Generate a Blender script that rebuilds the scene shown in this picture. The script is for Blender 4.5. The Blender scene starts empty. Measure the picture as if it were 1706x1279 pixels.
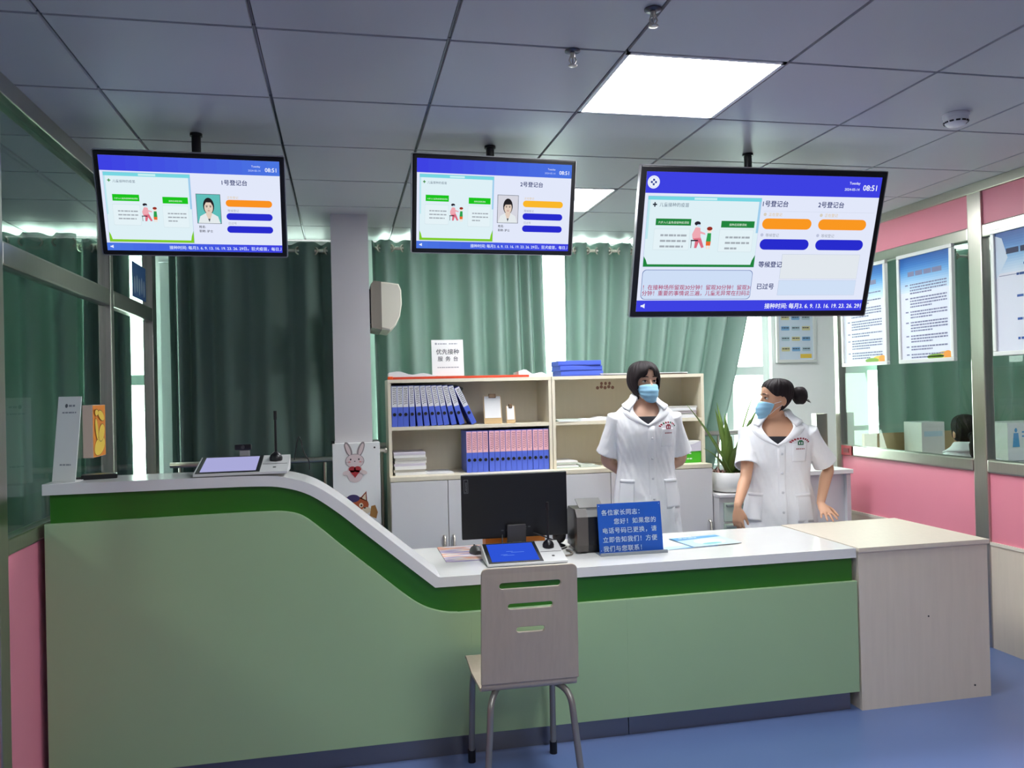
import bpy, bmesh, math, random
from mathutils import Vector, Matrix, Euler, noise
random.seed(7)
PI = math.pi
sc = bpy.context.scene
COL = sc.collection

# ---------------------------------------------------------------- camera
CZ = 1.53
def cam_axes(yaw, pitch, roll):
    f = Vector((math.sin(yaw)*math.cos(pitch), math.cos(yaw)*math.cos(pitch), math.sin(pitch)))
    r = Vector((math.cos(yaw), -math.sin(yaw), 0)); u = r.cross(f)
    return r*math.cos(roll)+u*math.sin(roll), u*math.cos(roll)-r*math.sin(roll), f
RV, UV, FV = cam_axes(.2057825, .0071741, -.0233757)
cd = bpy.data.cameras.new('camera'); cam = bpy.data.objects.new('camera', cd); COL.objects.link(cam)
cd.sensor_width = 36; cd.lens = 36*1353.1/1706; cd.clip_start = .05; cd.clip_end = 200
cam.matrix_world = Matrix(((RV.x, UV.x, -FV.x, 0), (RV.y, UV.y, -FV.y, 0), (RV.z, UV.z, -FV.z, CZ), (0, 0, 0, 1)))
sc.camera = cam
# ---------------------------------------------------------------- world, exposure
w = bpy.data.worlds.new('world'); sc.world = w; w.use_nodes = True
w.node_tree.nodes['Background'].inputs[0].default_value = (.93, 1, .97, 1)
w.node_tree.nodes['Background'].inputs[1].default_value = 14
PANEL_LIGHT = 30.0
sc.view_settings.view_transform = 'Standard'; sc.view_settings.look = 'None'
sc.view_settings.gamma = 1; sc.view_settings.use_curve_mapping = False
sc.view_settings.exposure = 0.0
try:
    sc.cycles.max_bounces = 10; sc.cycles.transparent_max_bounces = 16; sc.cycles.sample_clamp_indirect = 6
except Exception: pass

# ---------------------------------------------------------------- materials
def lin(c):
    return tuple((x/12.92 if x <= .04045 else ((x+.055)/1.055)**2.4) for x in (v/255 for v in c))
MATS = {}
def mat(name, rgb, rough=.5, metal=0, spec=.5, var=0, scale=30, bump=0, stretch=None, transl=0):
    if name in MATS: return MATS[name]
    m = bpy.data.materials.new(name); m.use_nodes = True; nt = m.node_tree; N = nt.nodes; L = nt.links
    b = N['Principled BSDF']; c = lin(rgb)+(1,)
    b.inputs['Base Color'].default_value = c; b.inputs['Roughness'].default_value = rough
    b.inputs['Metallic'].default_value = metal; b.inputs['Specular IOR Level'].default_value = spec
    if var or bump:
        tc = N.new('ShaderNodeTexCoord'); mp = N.new('ShaderNodeMapping'); nz = N.new('ShaderNodeTexNoise')
        L.new(tc.outputs['Object'], mp.inputs[0]); L.new(mp.outputs[0], nz.inputs[0])
        if stretch: mp.inputs['Scale'].default_value = stretch
        nz.inputs['Scale'].default_value = scale; nz.inputs['Detail'].default_value = 4
        if var:
            mx = N.new('ShaderNodeMix'); mx.data_type = 'RGBA'
            mx.inputs[6].default_value = tuple(x*(1-var) for x in c[:3])+(1,)
            mx.inputs[7].default_value = tuple(min(1, x*(1+var)) for x in c[:3])+(1,)
            L.new(nz.outputs['Fac'], mx.inputs[0]); L.new(mx.outputs[2], b.inputs['Base Color'])
        if bump:
            bp = N.new('ShaderNodeBump'); bp.inputs['Strength'].default_value = bump; bp.inputs['Distance'].default_value = .003
            L.new(nz.outputs['Fac'], bp.inputs['Height']); L.new(bp.outputs[0], b.inputs['Normal'])
    if transl:
        t = N.new('ShaderNodeBsdfTranslucent'); ms = N.new('ShaderNodeMixShader'); ms.inputs[0].default_value = transl
        t.inputs[0].default_value = c
        L.new(b.outputs[0], ms.inputs[1]); L.new(t.outputs[0], ms.inputs[2]); L.new(ms.outputs[0], N['Material Output'].inputs[0])
    MATS[name] = m; return m
def emis(name, rgb, s=1.0):
    if name in MATS: return MATS[name]
    m = bpy.data.materials.new(name); m.use_nodes = True; nt = m.node_tree; nt.nodes.clear()
    e = nt.nodes.new('ShaderNodeEmission'); o = nt.nodes.new('ShaderNodeOutputMaterial')
    e.inputs[0].default_value = lin(rgb)+(1,); e.inputs[1].default_value = s; nt.links.new(e.outputs[0], o.inputs[0])
    MATS[name] = m; return m
def glass(name, tint=(235, 245, 240), fmul=1.0):
    if name in MATS: return MATS[name]
    m = bpy.data.materials.new(name); m.use_nodes = True; nt = m.node_tree; nt.nodes.clear(); N = nt.nodes; L = nt.links
    t = N.new('ShaderNodeBsdfTransparent'); g = N.new('ShaderNodeBsdfGlossy'); f = N.new('ShaderNodeFresnel')
    mx = N.new('ShaderNodeMixShader'); o = N.new('ShaderNodeOutputMaterial'); mu = N.new('ShaderNodeMath'); mu.operation = 'MULTIPLY'
    t.inputs[0].default_value = lin(tint)+(1,); g.inputs['Roughness'].default_value = .02; f.inputs[0].default_value = 1.5
    mu.inputs[1].default_value = fmul; mu.use_clamp = True
    ge = N.new('ShaderNodeNewGeometry'); iv = N.new('ShaderNodeMath'); iv.operation = 'SUBTRACT'; iv.inputs[0].default_value = fmul
    L.new(ge.outputs['Backfacing'], iv.inputs[1]); iv.use_clamp = True; L.new(iv.outputs[0], mu.inputs[1])
    L.new(f.outputs[0], mu.inputs[0]); L.new(mu.outputs[0], mx.inputs[0]); L.new(t.outputs[0], mx.inputs[1]); L.new(g.outputs[0], mx.inputs[2]); L.new(mx.outputs[0], o.inputs[0])
    MATS[name] = m; return m

STEEL = mat('brushed_steel', (196, 190, 180), .28, 1, var=.08, scale=8, stretch=(30, 30, 1))
DSTEEL = mat('plinth_steel', (140, 138, 142), .35, 1)
WALLW = mat('wall_paint', (240, 240, 239), .7, var=.02, scale=4)
PINK = mat('pink_panel', (232, 140, 158), .45, var=.03, scale=3)
WHITE = mat('white_plastic', (232, 232, 230), .4)
SLABW = mat('white_worktop', (226, 226, 222), .16, var=.02, scale=10)
BLACK = mat('black_plastic', (14, 14, 17), .35)
DGREY = mat('dark_grey_plastic', (58, 56, 56), .45)
BEIGE = mat('pale_wood', (219, 208, 190), .4, var=.06, scale=5, stretch=(9, 9, .7))
SHELFW = mat('cream_board', (230, 221, 198), .45, var=.04, scale=6, stretch=(8, 8, .8))
PAPER = mat('paper', (236, 236, 236), .7, var=.02)
INK = mat('ink', (60, 62, 72), .7)
BLUEB = mat('blue_file_plastic', (84, 108, 214), .4, var=.03)
GLASS = glass('window_glass')
PGLASS = glass('partition_glass', (240, 247, 243), 1.0)

# ---------------------------------------------------------------- mesh helpers
class MB:
    def __init__(s): s.v = []; s.f = []; s.m = []; s.s = []
    def add(s, v, f, mi=0, M=None, smooth=False):
        o = len(s.v)
        s.v += [tuple((M @ Vector(p)) if M is not None else p) for p in v]
        s.f += [tuple(i+o for i in q) for q in f]; s.m += [mi]*len(f); s.s += [smooth]*len(f)
        return s
    def box(s, a, b, mi=0, M=None, bev=0):
        if bev:
            bm = bmesh.new(); bmesh.ops.create_cube(bm, size=1)
            for v in bm.verts: v.co = Vector([a[i]+(v.co[i]+.5)*(b[i]-a[i]) for i in range(3)])
            bmesh.ops.bevel(bm, geom=bm.edges[:], offset=bev, segments=2, affect='EDGES', profile=.6)
            bm.verts.index_update()
            r = s.add([v.co.copy() for v in bm.verts], [[v.index for v in f.verts] for f in bm.faces], mi, M); bm.free(); return r
        v = [(x, y, z) for x in (a[0], b[0]) for y in (a[1], b[1]) for z in (a[2], b[2])]
        return s.add(v, [(0, 1, 3, 2), (4, 6, 7, 5), (0, 4, 5, 1), (2, 3, 7, 6), (0, 2, 6, 4), (1, 5, 7, 3)], mi, M)
    def loft(s, rings, mi=0, M=None, caps=True, smooth=True, closed=True):
        n = len(rings[0]); v = [p for r in rings for p in r]; f = []
        for i in range(len(rings)-1):
            for j in range(n if closed else n-1):
                k = (j+1) % n
                f.append((i*n+j, i*n+k, (i+1)*n+k, (i+1)*n+j))
        s.add(v, f, mi, M, smooth)
        if caps:
            s.add(rings[0], [tuple(range(n))[::-1]], mi, M); s.add(rings[-1], [tuple(range(n))], mi, M)
        return s
    def tube(s, pts, r, n=8, mi=0, M=None, caps=True, flat=None):
        pts = [Vector(p) for p in pts]
        rs = r if isinstance(r, (list, tuple)) else [r]*len(pts)
        rings = []; pn = None
        for i, p in enumerate(pts):
            t = (pts[min(i+1, len(pts)-1)]-pts[max(i-1, 0)]).normalized()
            if pn is None:
                a = Vector((0, 0, 1)) if abs(t.z) < .9 else Vector((1, 0, 0)); pn = t.cross(a).normalized()
            pn = (pn-t*pn.dot(t)).normalized(); bn = t.cross(pn)
            rings.append([tuple(p+(pn*math.cos(a)+bn*math.sin(a))*rs[i]) for a in (2*PI*k/n for k in range(n))])
        return s.loft(rings, mi, M, caps)
    def lathe(s, prof, n=24, mi=0, M=None, caps=True):
        return s.loft([[(r*math.cos(2*PI*k/n), r*math.sin(2*PI*k/n), z) for k in range(n)] for r, z in prof], mi, M, caps)
    def cyl(s, r, z0, z1, n=16, mi=0, M=None): return s.lathe([(r, z0), (r, z1)], n, mi, M)
    def sphere(s, c, r, mi=0, M=None, n=16, m=10):
        if not isinstance(r, (tuple, list)): r = (r, r, r)
        rings = []
        for i in range(m+1):
            a = PI*(i/m)*.998+.001*PI
            rings.append([(c[0]+r[0]*math.sin(a)*math.cos(2*PI*k/n), c[1]+r[1]*math.sin(a)*math.sin(2*PI*k/n), c[2]-r[2]*math.cos(a)) for k in range(n)])
        return s.loft(rings, mi, M)
    def torus(s, R, r, mi=0, M=None, n=18, k=8):
        rings = [[((R+r*math.cos(2*PI*j/k))*math.cos(a), (R+r*math.cos(2*PI*j/k))*math.sin(a), r*math.sin(2*PI*j/k)) for j in range(k)] for a in (2*PI*i/n for i in range(n+1))]
        return s.loft(rings, mi, M, caps=False)
    def prism(s, poly, d0, d1, mi=0, M=None):
        """polygon in (x, z) extruded along y from d0 to d1"""
        n = len(poly); v = [(x, d0, z) for x, z in poly]+[(x, d1, z) for x, z in poly]
        s.add(v, [tuple(range(n)), tuple(range(n, 2*n))[::-1]]+[(i, i+n, (i+1) % n+n, (i+1) % n) for i in range(n)], mi, M)
        return s
    def build(s, name, mats, parent=None, loc=None, fix=True):
        me = bpy.data.meshes.new(name); me.from_pydata(s.v, [], s.f)
        for m in (mats if isinstance(mats, (list, tuple)) else [mats]): me.materials.append(m)
        me.polygons.foreach_set('material_index', s.m); me.polygons.foreach_set('use_smooth', s.s)
        if fix:
            bm = bmesh.new(); bm.from_mesh(me); bmesh.ops.recalc_face_normals(bm, faces=bm.faces[:]); bm.to_mesh(me); bm.free()
        o = bpy.data.objects.new(name, me); COL.objects.link(o)
        if parent: o.parent = parent
        if loc: o.location = loc
        return o
def tag(o, label, cat, group=None):
    o['label'] = label; o['category'] = cat
    if group: o['group'] = group
    return o
def thing(name, label, cat, loc=(0, 0, 0), rz=0, group=None, rot=None):
    o = bpy.data.objects.new(name, None); COL.objects.link(o); o.location = loc
    o.rotation_euler = rot if rot else (0, 0, rz); o.empty_display_size = .1
    return tag(o, label, cat, group)
def struct(o): o['kind'] = 'structure'; return o
def T(x=0, y=0, z=0): return Matrix.Translation((x, y, z))
def RX(a): return Matrix.Rotation(a, 4, 'X')
def RY(a): return Matrix.Rotation(a, 4, 'Y')
def RZ(a): return Matrix.Rotation(a, 4, 'Z')
def dup(root, loc=None, rz=None, label=None):
    r = root.copy(); COL.objects.link(r)
    if loc is not None: r.location = loc
    if rz is not None: r.rotation_euler = (0, 0, rz)
    if label: r['label'] = label
    for ch in list(root.children):
        c = ch.copy(); COL.objects.link(c); c.parent = r
        for g in list(ch.children):
            d = g.copy(); COL.objects.link(d); d.parent = c
    return r
def at(x, y, X=None, Y=None, z=None):
    """where the sight line through a pixel of the photograph meets a plane (used for measuring)"""
    d = FV+RV*((x-853)/1353.1)-UV*((y-639.5)/1353.1)
    t = X/d.x if X is not None else Y/d.y if Y is not None else (z-CZ)/d.z
    return Vector((0, 0, CZ))+d*t

# flat lettering: (u right, v up) polygons
_tc = {}
def text_geo(s, bold=0):
    k = (s, bold)
    if k not in _tc:
        cu = bpy.data.curves.new('lettering', 'FONT'); cu.body = s; cu.size = 1; cu.resolution_u = 2
        o = bpy.data.objects.new('lettering', cu); COL.objects.link(o)
        dg = bpy.context.evaluated_depsgraph_get(); ev = o.evaluated_get(dg); me = ev.to_mesh()
        _tc[k] = ([(v.co.x, v.co.y) for v in me.vertices], [tuple(p.vertices) for p in me.polygons])
        ev.to_mesh_clear(); bpy.data.objects.remove(o); bpy.data.curves.remove(cu)
        if bold:                                            # heavier strokes: the outline printed four times, slightly shifted
            v, f = _tc[k]; n = len(v); sh = ((-bold, -bold), (bold, -bold), (-bold, bold), (bold, bold))
            _tc[k] = ([(p[0]+a, p[1]+b) for a, b in sh for p in v], [tuple(i+q*n for i in t) for q in range(4) for t in f])
    return _tc[k]
def shape_geo(polys, extrude=0, bevel=0, res=2):
    """filled 2D outline(s) with holes -> verts, faces in x, y (z = thickness)"""
    cu = bpy.data.curves.new('outline', 'CURVE'); cu.dimensions = '2D'; cu.fill_mode = 'BOTH'; cu.extrude = extrude; cu.bevel_depth = bevel; cu.bevel_resolution = res
    for P in polys:
        sp = cu.splines.new('POLY'); sp.points.add(len(P)-1); sp.use_cyclic_u = True
        for q, p in zip(sp.points, P): q.co = (p[0], p[1], 0, 1)
    o = bpy.data.objects.new('outline', cu); COL.objects.link(o)
    dg = bpy.context.evaluated_depsgraph_get(); ev = o.evaluated_get(dg); me = ev.to_mesh()
    r = ([v.co.copy() for v in me.vertices], [tuple(p.vertices) for p in me.polygons])
    ev.to_mesh_clear(); bpy.data.objects.remove(o); bpy.data.curves.remove(cu)
    return r
class Flat(MB):
    """layers of print on a flat face: u right, v up, facing -y; W x H metres, origin bottom-left"""
    def __init__(s, W, H, M=None, y=0, step=.0005):
        MB.__init__(s); s.W = W; s.H = H; s.M0 = M if M is not None else Matrix(); s.y = y; s.step = step; s.mats = []
    def mi(s, m):
        if m not in s.mats: s.mats.append(m)
        return s.mats.index(m)
    def P(s, u, v, l): return tuple(s.M0 @ Vector((u, s.y-l*s.step, v)))
    def poly(s, pts, m, l=1):
        return s.add([s.P(u, v, l) for u, v in pts], [tuple(range(len(pts)))], s.mi(m))
    def rect(s, u0, v0, u1, v1, m, l=1): return s.poly([(u0, v0), (u1, v0), (u1, v1), (u0, v1)], m, l)
    def rrect(s, u0, v0, u1, v1, r, m, l=1, n=5):
        p = []
        for cx, cy, a0 in ((u1-r, v1-r, 0), (u0+r, v1-r, 90), (u0+r, v0+r, 180), (u1-r, v0+r, 270)):
            p += [(cx+r*math.cos(math.radians(a0+90*k/n)), cy+r*math.sin(math.radians(a0+90*k/n))) for k in range(n+1)]
        return s.poly(p, m, l)
    def ell(s, u, v, a, b, m, l=1, n=20, rot=0):
        c, d = math.cos(rot), math.sin(rot)
        return s.poly([(u+a*math.cos(t)*c-b*math.sin(t)*d, v+a*math.cos(t)*d+b*math.sin(t)*c) for t in (2*PI*k/n for k in range(n))], m, l)
    def text(s, str_, u, v, size, m, l=2, al='l', bold=0, maxu=None, sx=1, rot=0):
        vs, fs = text_geo(str_, bold)
        if not vs: return s
        w_ = max(p[0] for p in vs)*size*sx; du = 0 if al == 'l' else (-w_ if al == 'r' else -w_/2)
        if maxu is not None:
            fs = [f for f in fs if max(vs[i][0] for i in f)*size*sx+du+u <= maxu]
        c, d = math.cos(rot), math.sin(rot)
        def q(p):
            a, b = p[0]*size*sx+du, p[1]*size
            return s.P(u+a*c-b*d, v+a*d+b*c, l)
        return s.add([q(p) for p in vs], fs, s.mi(m))
    def lines(s, u0, v0, u1, n, dv, h, m, l=2, rnd=None, last=.6):
        """n rows of small print too fine to read: dashes"""
        rnd = rnd or random.Random(3)
        for i in range(n):
            u = u0; e = u1 if i < n-1 else u0+(u1-u0)*last
            while u < e-h*.5:
                a = h*rnd.uniform(1.2, 3.2); a = min(a, e-u)
                s.rect(u, v0-i*dv, u+a, v0-i*dv+h, m, l); u += a+h*rnd.uniform(.25, .6)
        return s
    def make(s, name, parent=None): return s.build(name, s.mats, parent, fix=False)
def stadium(cx, cy, hw, hh, n=8):
    p = []
    for k in range(n+1):
        a = -PI/2+PI*k/n; p.append((cx+hw-hh+hh*math.cos(a), cy+hh*math.sin(a)))
    for k in range(n+1):
        a = PI/2+PI*k/n; p.append((cx-hw+hh+hh*math.cos(a), cy+hh*math.sin(a)))
    return p
# ================================================================ SETTING
H = 2.657; GX = .3583; GY = 2.5835
XL, XR, YB, YF = -1.13, 3.58, 6.08, -3.6
CEILM = mat('ceiling_tile', (184, 185, 188), .42, spec=.4, var=.02, scale=3)
TBAR = mat('ceiling_bar', (92, 94, 100), .35, 1)
GAPM = mat('ceiling_gap', (18, 18, 22), .8)
FLOORM = mat('blue_vinyl', (100, 122, 172), .3, var=.05, scale=2.2)
m = MB(); m.box((-3.9, YF, -.1), (7.1, YB+.2, 0)); struct(m.build('floor', FLOORM))
LIGHT_TILES = {(1, 0), (1, 3), (3, 3), (-6, -3), (1, -3), (1, -6), (1, -9), (7, 1), (7, -4)}
m = MB()
m.box((-3.9, YF, H+.02), (7.1, YB+.2, H+.1), 2)
for i in range(-7, 12):
    for j in range(-11, 7):
        if (i, j) in LIGHT_TILES: continue
        x0, y0 = GX+.6*i, GY+.6*j
        if x0 < -3.9 or x0 > 7 or y0+.6 < YF: continue
        x1, y1 = x0+.597, y0+.597; x0 += .003; y0 += .003
        if y1 > YB: y1 = YB
        if y1-y0 < .05: continue
        b = .004
        v = [(x0, y0, H+.016), (x1, y0, H+.016), (x1, y1, H+.016), (x0, y1, H+.016), (x0+b, y0+b, H), (x1-b, y0+b, H), (x1-b, y1-b, H), (x0+b, y1-b, H)]
        m.add(v, [(4, 5, 6, 7), (0, 1, 5, 4), (1, 2, 6, 5), (2, 3, 7, 6), (3, 0, 4, 7)], 0)
for i in range(-7, 13):
    x = GX+.6*i; m.box((x-.003, YF, H+.008), (x+.003, YB, H+.012), 1)
for j in range(-10, 6):
    y = GY+.6*j; m.box((-3.85, y-.003, H+.007), (7.05, y+.003, H+.011), 1)
struct(m.build('ceiling', [CEILM, TBAR, GAPM], fix=False))

# ceiling lights: square LED panels sitting in the tile grid
DIFF = emis('light_diffuser', (250, 252, 255), PANEL_LIGHT)
def light_panel(i, j, label):
    t = thing('ceiling_light', label, 'ceiling light', (GX+.6*i+.3, GY+.6*j+.3, H), group='square ceiling light panels')
    a, b = .297, .282
    m = MB()
    for k in range(4): m.box((-a, -a, -.002), (a, -b, .012), 0, RZ(PI/2*k))
    m.build('frame', WHITE, t)
    m = MB(); m.box((-b, -b, .001), (b, b, .008)); m.build('diffuser', DIFF, t)
light_panel(1, 0, 'large lit square light panel in the ceiling, in front of the hanging screens')
light_panel(1, 3, 'far lit square light panel partly hidden behind the middle hanging screen')
light_panel(-6, -3, 'added unseen light panel brightening the room beyond the left glass partition')  # unseen panel, added to brighten the curtains behind the left glass
light_panel(3, 3, 'added unseen light panel hidden behind the largest hanging screen')  # unseen panel, added to light the nurses and bookcases
light_panel(1, -3, 'lit square light panel in the ceiling above the waiting area')
light_panel(1, -6, 'lit square light panel second one back over the waiting area')
light_panel(7, 1, 'lit square light panel in the room beyond the right glass partition')

# back wall: sill wall, piers, and windows between
m = MB(); m.box((-3.9, YB, 0), (7.1, YB+.2, .88))
for a, b in ((-3.9, -3.4), (-.06, .24), (3.45, 4.32), (6.7, 7.1)): m.box((a, YB, .88), (b, YB+.2, H+.02))
m.box((-1.24, YB, .88), (-.06, YB+.2, 2.5))  # unseen infill, added to block daylight behind the left curtain
struct(m.build('wall_back', WALLW))
m = MB(); m.box((-3.9, YF-.2, 0), (7.1, YF, H+.1)); struct(m.build('wall_front', WALLW))
m = MB(); m.box((-4.0, YF, 0), (-3.9, YB+.2, H+.1)); struct(m.build('wall_far_left', WALLW))
m = MB(); m.box((7.1, YF, 0), (7.2, YB+.2, H+.1)); struct(m.build('wall_far_right', WALLW))
WFR = mat('window_frame_white', (238, 240, 240), .35)
def window(n, x0, x1, z0, z1, mull, trans):
    t = bpy.data.objects.new('window_%d' % n, None); COL.objects.link(t); t.location = (0, YB+.06, 0); struct(t)
    m = MB(); f = .05
    m.box((x0, 0, z0), (x1, .06, z0+f)); m.box((x0, 0, z1-.04), (x1, .06, z1))
    m.box((x0, 0, z0+f), (x0+f, .06, z1-.04)); m.box((x1-f, 0, z0+f), (x1, .06, z1-.04))
    for x in mull: m.box((x-.03, 0, z0+f), (x+.03, .06, z1-.04))
    for z in trans: m.box((x0+f, .002, z-.035), (x1-f, .058, z+.035))
    m.build('window_frame', WFR, t)
    m = MB(); m.box((x0+.02, .025, z0+.02), (x1-.02, .031, z1-.02)); m.build('pane', GLASS, t)
    m = MB(); m.box((x0, -.1, z0-.02), (x1, 0, z0+.012)); m.build('sill', WFR, t)
window(1, -3.4, -1.24, .88, H, (-2.6, -1.9), (1.66,))
window(2, -1.24, -.06, 2.5, H, (), ())
window(3, .24, 3.45, .88, H, (1.2, 2.2, 3.1), (1.64,))
window(4, 4.32, 6.7, .88, H, (5.1, 5.9), (1.66,))
# square column
m = MB(); m.box((-.053, 5.2, 0), (.178, 5.46, H+.01)); c = struct(m.build('wall_column', mat('column_paint', (214, 210, 212), .6, var=.02, scale=3)))

# partitions of steel tube, glass and pink boards
def part(root, name, mtl, boxes, bev=0, fix=True):
    m = MB()
    for a, b in boxes: m.box(a, b, bev=bev)
    return m.build(name, mtl, root, fix=fix)
wl = bpy.data.objects.new('wall_left', None); COL.objects.link(wl); struct(wl)
x0, x1 = XL-.06, XL
posts = [(-2.9, -2.82), (-.6, -.52), (.9, .98), (3.0, 3.08), (4.40, 4.46), (5.33, 5.43)]
for a, b in posts: part(wl, 'post', STEEL, [((x0, a, 0), (x1, b, 2.6))], .006)
part(wl, 'rail', STEEL, [((x0-.005, YF, 2.585), (x1+.012, 5.43, H))], .005)
for (p, q) in zip(posts[:-1], posts[1:]):
    a, b = p[1], q[0]
    part(wl, 'rail', STEEL, [((x0+.002, a, 2.0), (x1-.002, b, 2.085))], .008)
    part(wl, 'rail', STEEL, [((x0+.002, a, 1.0), (x1-.002, b, 1.06))], .008)
    part(wl, 'rail', STEEL, [((x0+.002, a, 0), (x1-.002, b, .1))], .006)
    part(wl, 'glass_pane', PGLASS, [((x0+.026, a-.01, 2.08), (x0+.034, b+.01, 2.59))])
    part(wl, 'glass_pane', PGLASS, [((x0+.026, a-.01, 1.055), (x0+.034, b+.01, 2.005))])
    part(wl, 'pink_panel', PINK, [((x0+.02, a-.01, .09), (x0+.045, b+.01, 1.01))])
wr = bpy.data.objects.new('wall_right', None); COL.objects.link(wr); struct(wr)
x0, x1 = XR, XR+.06
posts = [(-2.9, -2.8), (-.62, -.52), (1.72, 1.82), (3.975, 4.08), (5.36, 5.42)]
for a, b in posts: part(wr, 'post', STEEL, [((x0, a, 0), (x1, b, 2.61))], .008)
part(wr, 'rail', STEEL, [((x0-.006, YF, 2.6), (x1+.006, 5.42, H))], .004)
WOODP = BEIGE
for (p, q) in zip(posts[:-1], posts[1:]):
    a, b = p[1], q[0]
    part(wr, 'pink_panel', PINK, [((x0+.015, a-.01, 2.405), (x0+.04, b+.01, 2.605))])
    part(wr, 'rail', STEEL, [((x0+.002, a, 2.335), (x1-.002, b, 2.41))], .008)
    part(wr, 'glass_pane', PGLASS, [((x0+.026, a-.01, 1.06), (x0+.034, b+.01, 2.34))])
    part(wr, 'rail', STEEL, [((x0-.004, a, .995), (x1-.002, b, 1.07))], .01)
    part(wr, 'pink_panel', PINK, [((x0+.015, a-.01, .59), (x0+.04, b+.01, 1.0))])
    part(wr, 'rail', mat('trim_cream', (226, 220, 204), .4), [((x0+.002, a, .585), (x1-.01, b, .603))])
    part(wr, 'wood_panel', WOODP, [((x0+.008, a-.01, 0), (x0+.04, b+.01, .59))])

# guard rails in front of the windows
def guard(label, xa, xb, z, y=5.72, step=.28, red=None):
    t = thing('guard_rail', label, 'railing', (xa, y, 0))
    m = MB(); m.tube([(0, 0, z), (xb-xa, 0, z)], .019, 12); m.build('top_rail', STEEL, t)
    m = MB(); m.tube([(0, 0, .18), (xb-xa, 0, .18)], .014, 10); m.build('lower_rail', STEEL, t)
    n = int((xb-xa)/step)
    for k in range(n+1):
        x = .06+k*(xb-xa-.12)/n
        m = MB(); m.tube([(x, 0, 0), (x, 0, z-.01)], .009, 8); m.build('baluster', STEEL, t)
guard('horizontal steel tube rail in front of the shade-toned green curtain left of the column', XL+.005, -.07, 1.083)
guard('pale steel tube rail behind the bookcase and potted plant', .2, 3.4, 1.165)
# ================================================================ CURTAINS
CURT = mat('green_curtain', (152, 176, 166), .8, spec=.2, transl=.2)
CURT_SHADE = mat('shade_toned_green_curtain', (124, 146, 138), .8, spec=.2, transl=.12)  # same curtain cloth darkened; its weaker backlight is put into the colour
RING = mat('grommet_metal', (232, 226, 208), .25, .6)
def curtain(label, xa, xb, z0, z1, y=5.9, lam=.17, amp=.06, mtl=CURT, bot=None, seed=1, rings=True, gather=None):
    """bot: (xa, xb) at the hem; gather: list of (x fraction, extra folds)"""
    t = thing('curtain', label, 'curtain', (0, y, 0), group='green grommet curtains at the windows')
    rnd = random.Random(seed); n = max(40, int((xb-xa)/.011)); nz = 26
    nf = max(1, round((xb-xa)/lam)); ph = rnd.uniform(0, .4)
    bx = bot or (xa, xb)
    def warp(s):
        if gather: 
            g, k = gather
            s = s+k*math.sin(2*PI*(s-g))/(2*PI)
        return s
    rows = []
    for j in range(nz+1):
        q = j/nz; z = z1+(z0-z1)*q; k = q**1.3
        a, b = xa+(bx[0]-xa)*k, xb+(bx[1]-xb)*k
        row = []
        for i in range(n+1):
            s = i/n; p = 2*PI*nf*s+ph
            nv = noise.noise(Vector((s*9+seed*3.1, q*1.2, seed)))
            A = amp*(1+.9*q*nv)
            yy = A*math.sin(p+1.0*q*nv)+.022*q*noise.noise(Vector((s*31+seed, q*1.6, 4.4)))
            xx = a+(b-a)*warp(s)+.012*q*noise.noise(Vector((s*17, q*2, seed+9)))
            zz = z+(.006*math.cos(2*p) if j == 0 else 0)
            row.append((xx, yy, zz))
        rows.append(row)
    m = MB()
    m.loft(rows, 0, caps=False, closed=False)
    o = m.build('drape', mtl, t, fix=False)
    md = o.modifiers.new('thickness', 'SOLIDIFY'); md.thickness = .003
    if rings:
        c = 0
        for k in range(2*nf+1):
            s = (k*PI-ph)/(2*PI*nf)
            if not 0.005 < s < .995: continue
            x = xa+(xb-xa)*warp(s); sg = 1 if k % 2 == 0 else -1
            m = MB(); m.torus(.024, .007, 0, T(x, 0, z1-.055) @ RZ(sg*1.0) @ RY(PI/2), 14, 6)
            m.build('grommet', RING, t)
    return t
curtain('shade-toned green curtain filling the left bay between steel post and column', -1.2, -.07, .1, 2.6, lam=.2, mtl=CURT_SHADE, seed=3, gather=(.6, .5), amp=.06)
curtain('pale green curtain behind the binder shelves, right of the column', .3, 1.56, .1, 2.625, lam=.165, seed=5, bot=(.33, 1.6), gather=(.35, .45))
curtain('blue green curtain behind the bobbed haired nurse, drawn aside at its right edge', 1.66, 3.24, .1, 2.625, lam=.17, seed=8, bot=(1.62, 2.55))
curtain('narrow shade-toned curtain seen through the left glass beside the bright window strip', -1.74, -1.40, .1, 2.6, lam=.13, mtl=CURT_SHADE, seed=12)
curtain('broad green curtain seen dimly through the left glass partition', -3.5, -1.70, .1, 2.62, y=5.8, lam=.19, mtl=CURT, seed=15)
curtain('green curtain in the room beyond the right glass partition', 4.29, 6.6, .1, 2.62, lam=.26, seed=21)
def rod(label, xa, xb, z):
    t = thing('curtain_rod', label, 'curtain rod', (0, 5.9, z))
    m = MB(); m.tube([(xa, 0, 0), (xb, 0, 0)], .012, 12); m.build('rod_tube', RING, t)
    for x in (xa+.05, xb-.05):
        m = MB(); m.box((x-.008, 0, -.015), (x+.008, YB-5.9+.07, .015)); m.build('bracket', RING, t)
rod('pale curtain rod above the shade-toned green curtain left of the column', XL-.02, -.06, 2.545)
rod('pale curtain rod above the curtains behind the bookcases', .25, 3.4, 2.57)
rod('pale curtain rod seen through the left glass partition', -3.5, XL-.09, 2.565)
rod('pale curtain rod in the room beyond the right partition', 4.33, 6.65, 2.565)

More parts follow.
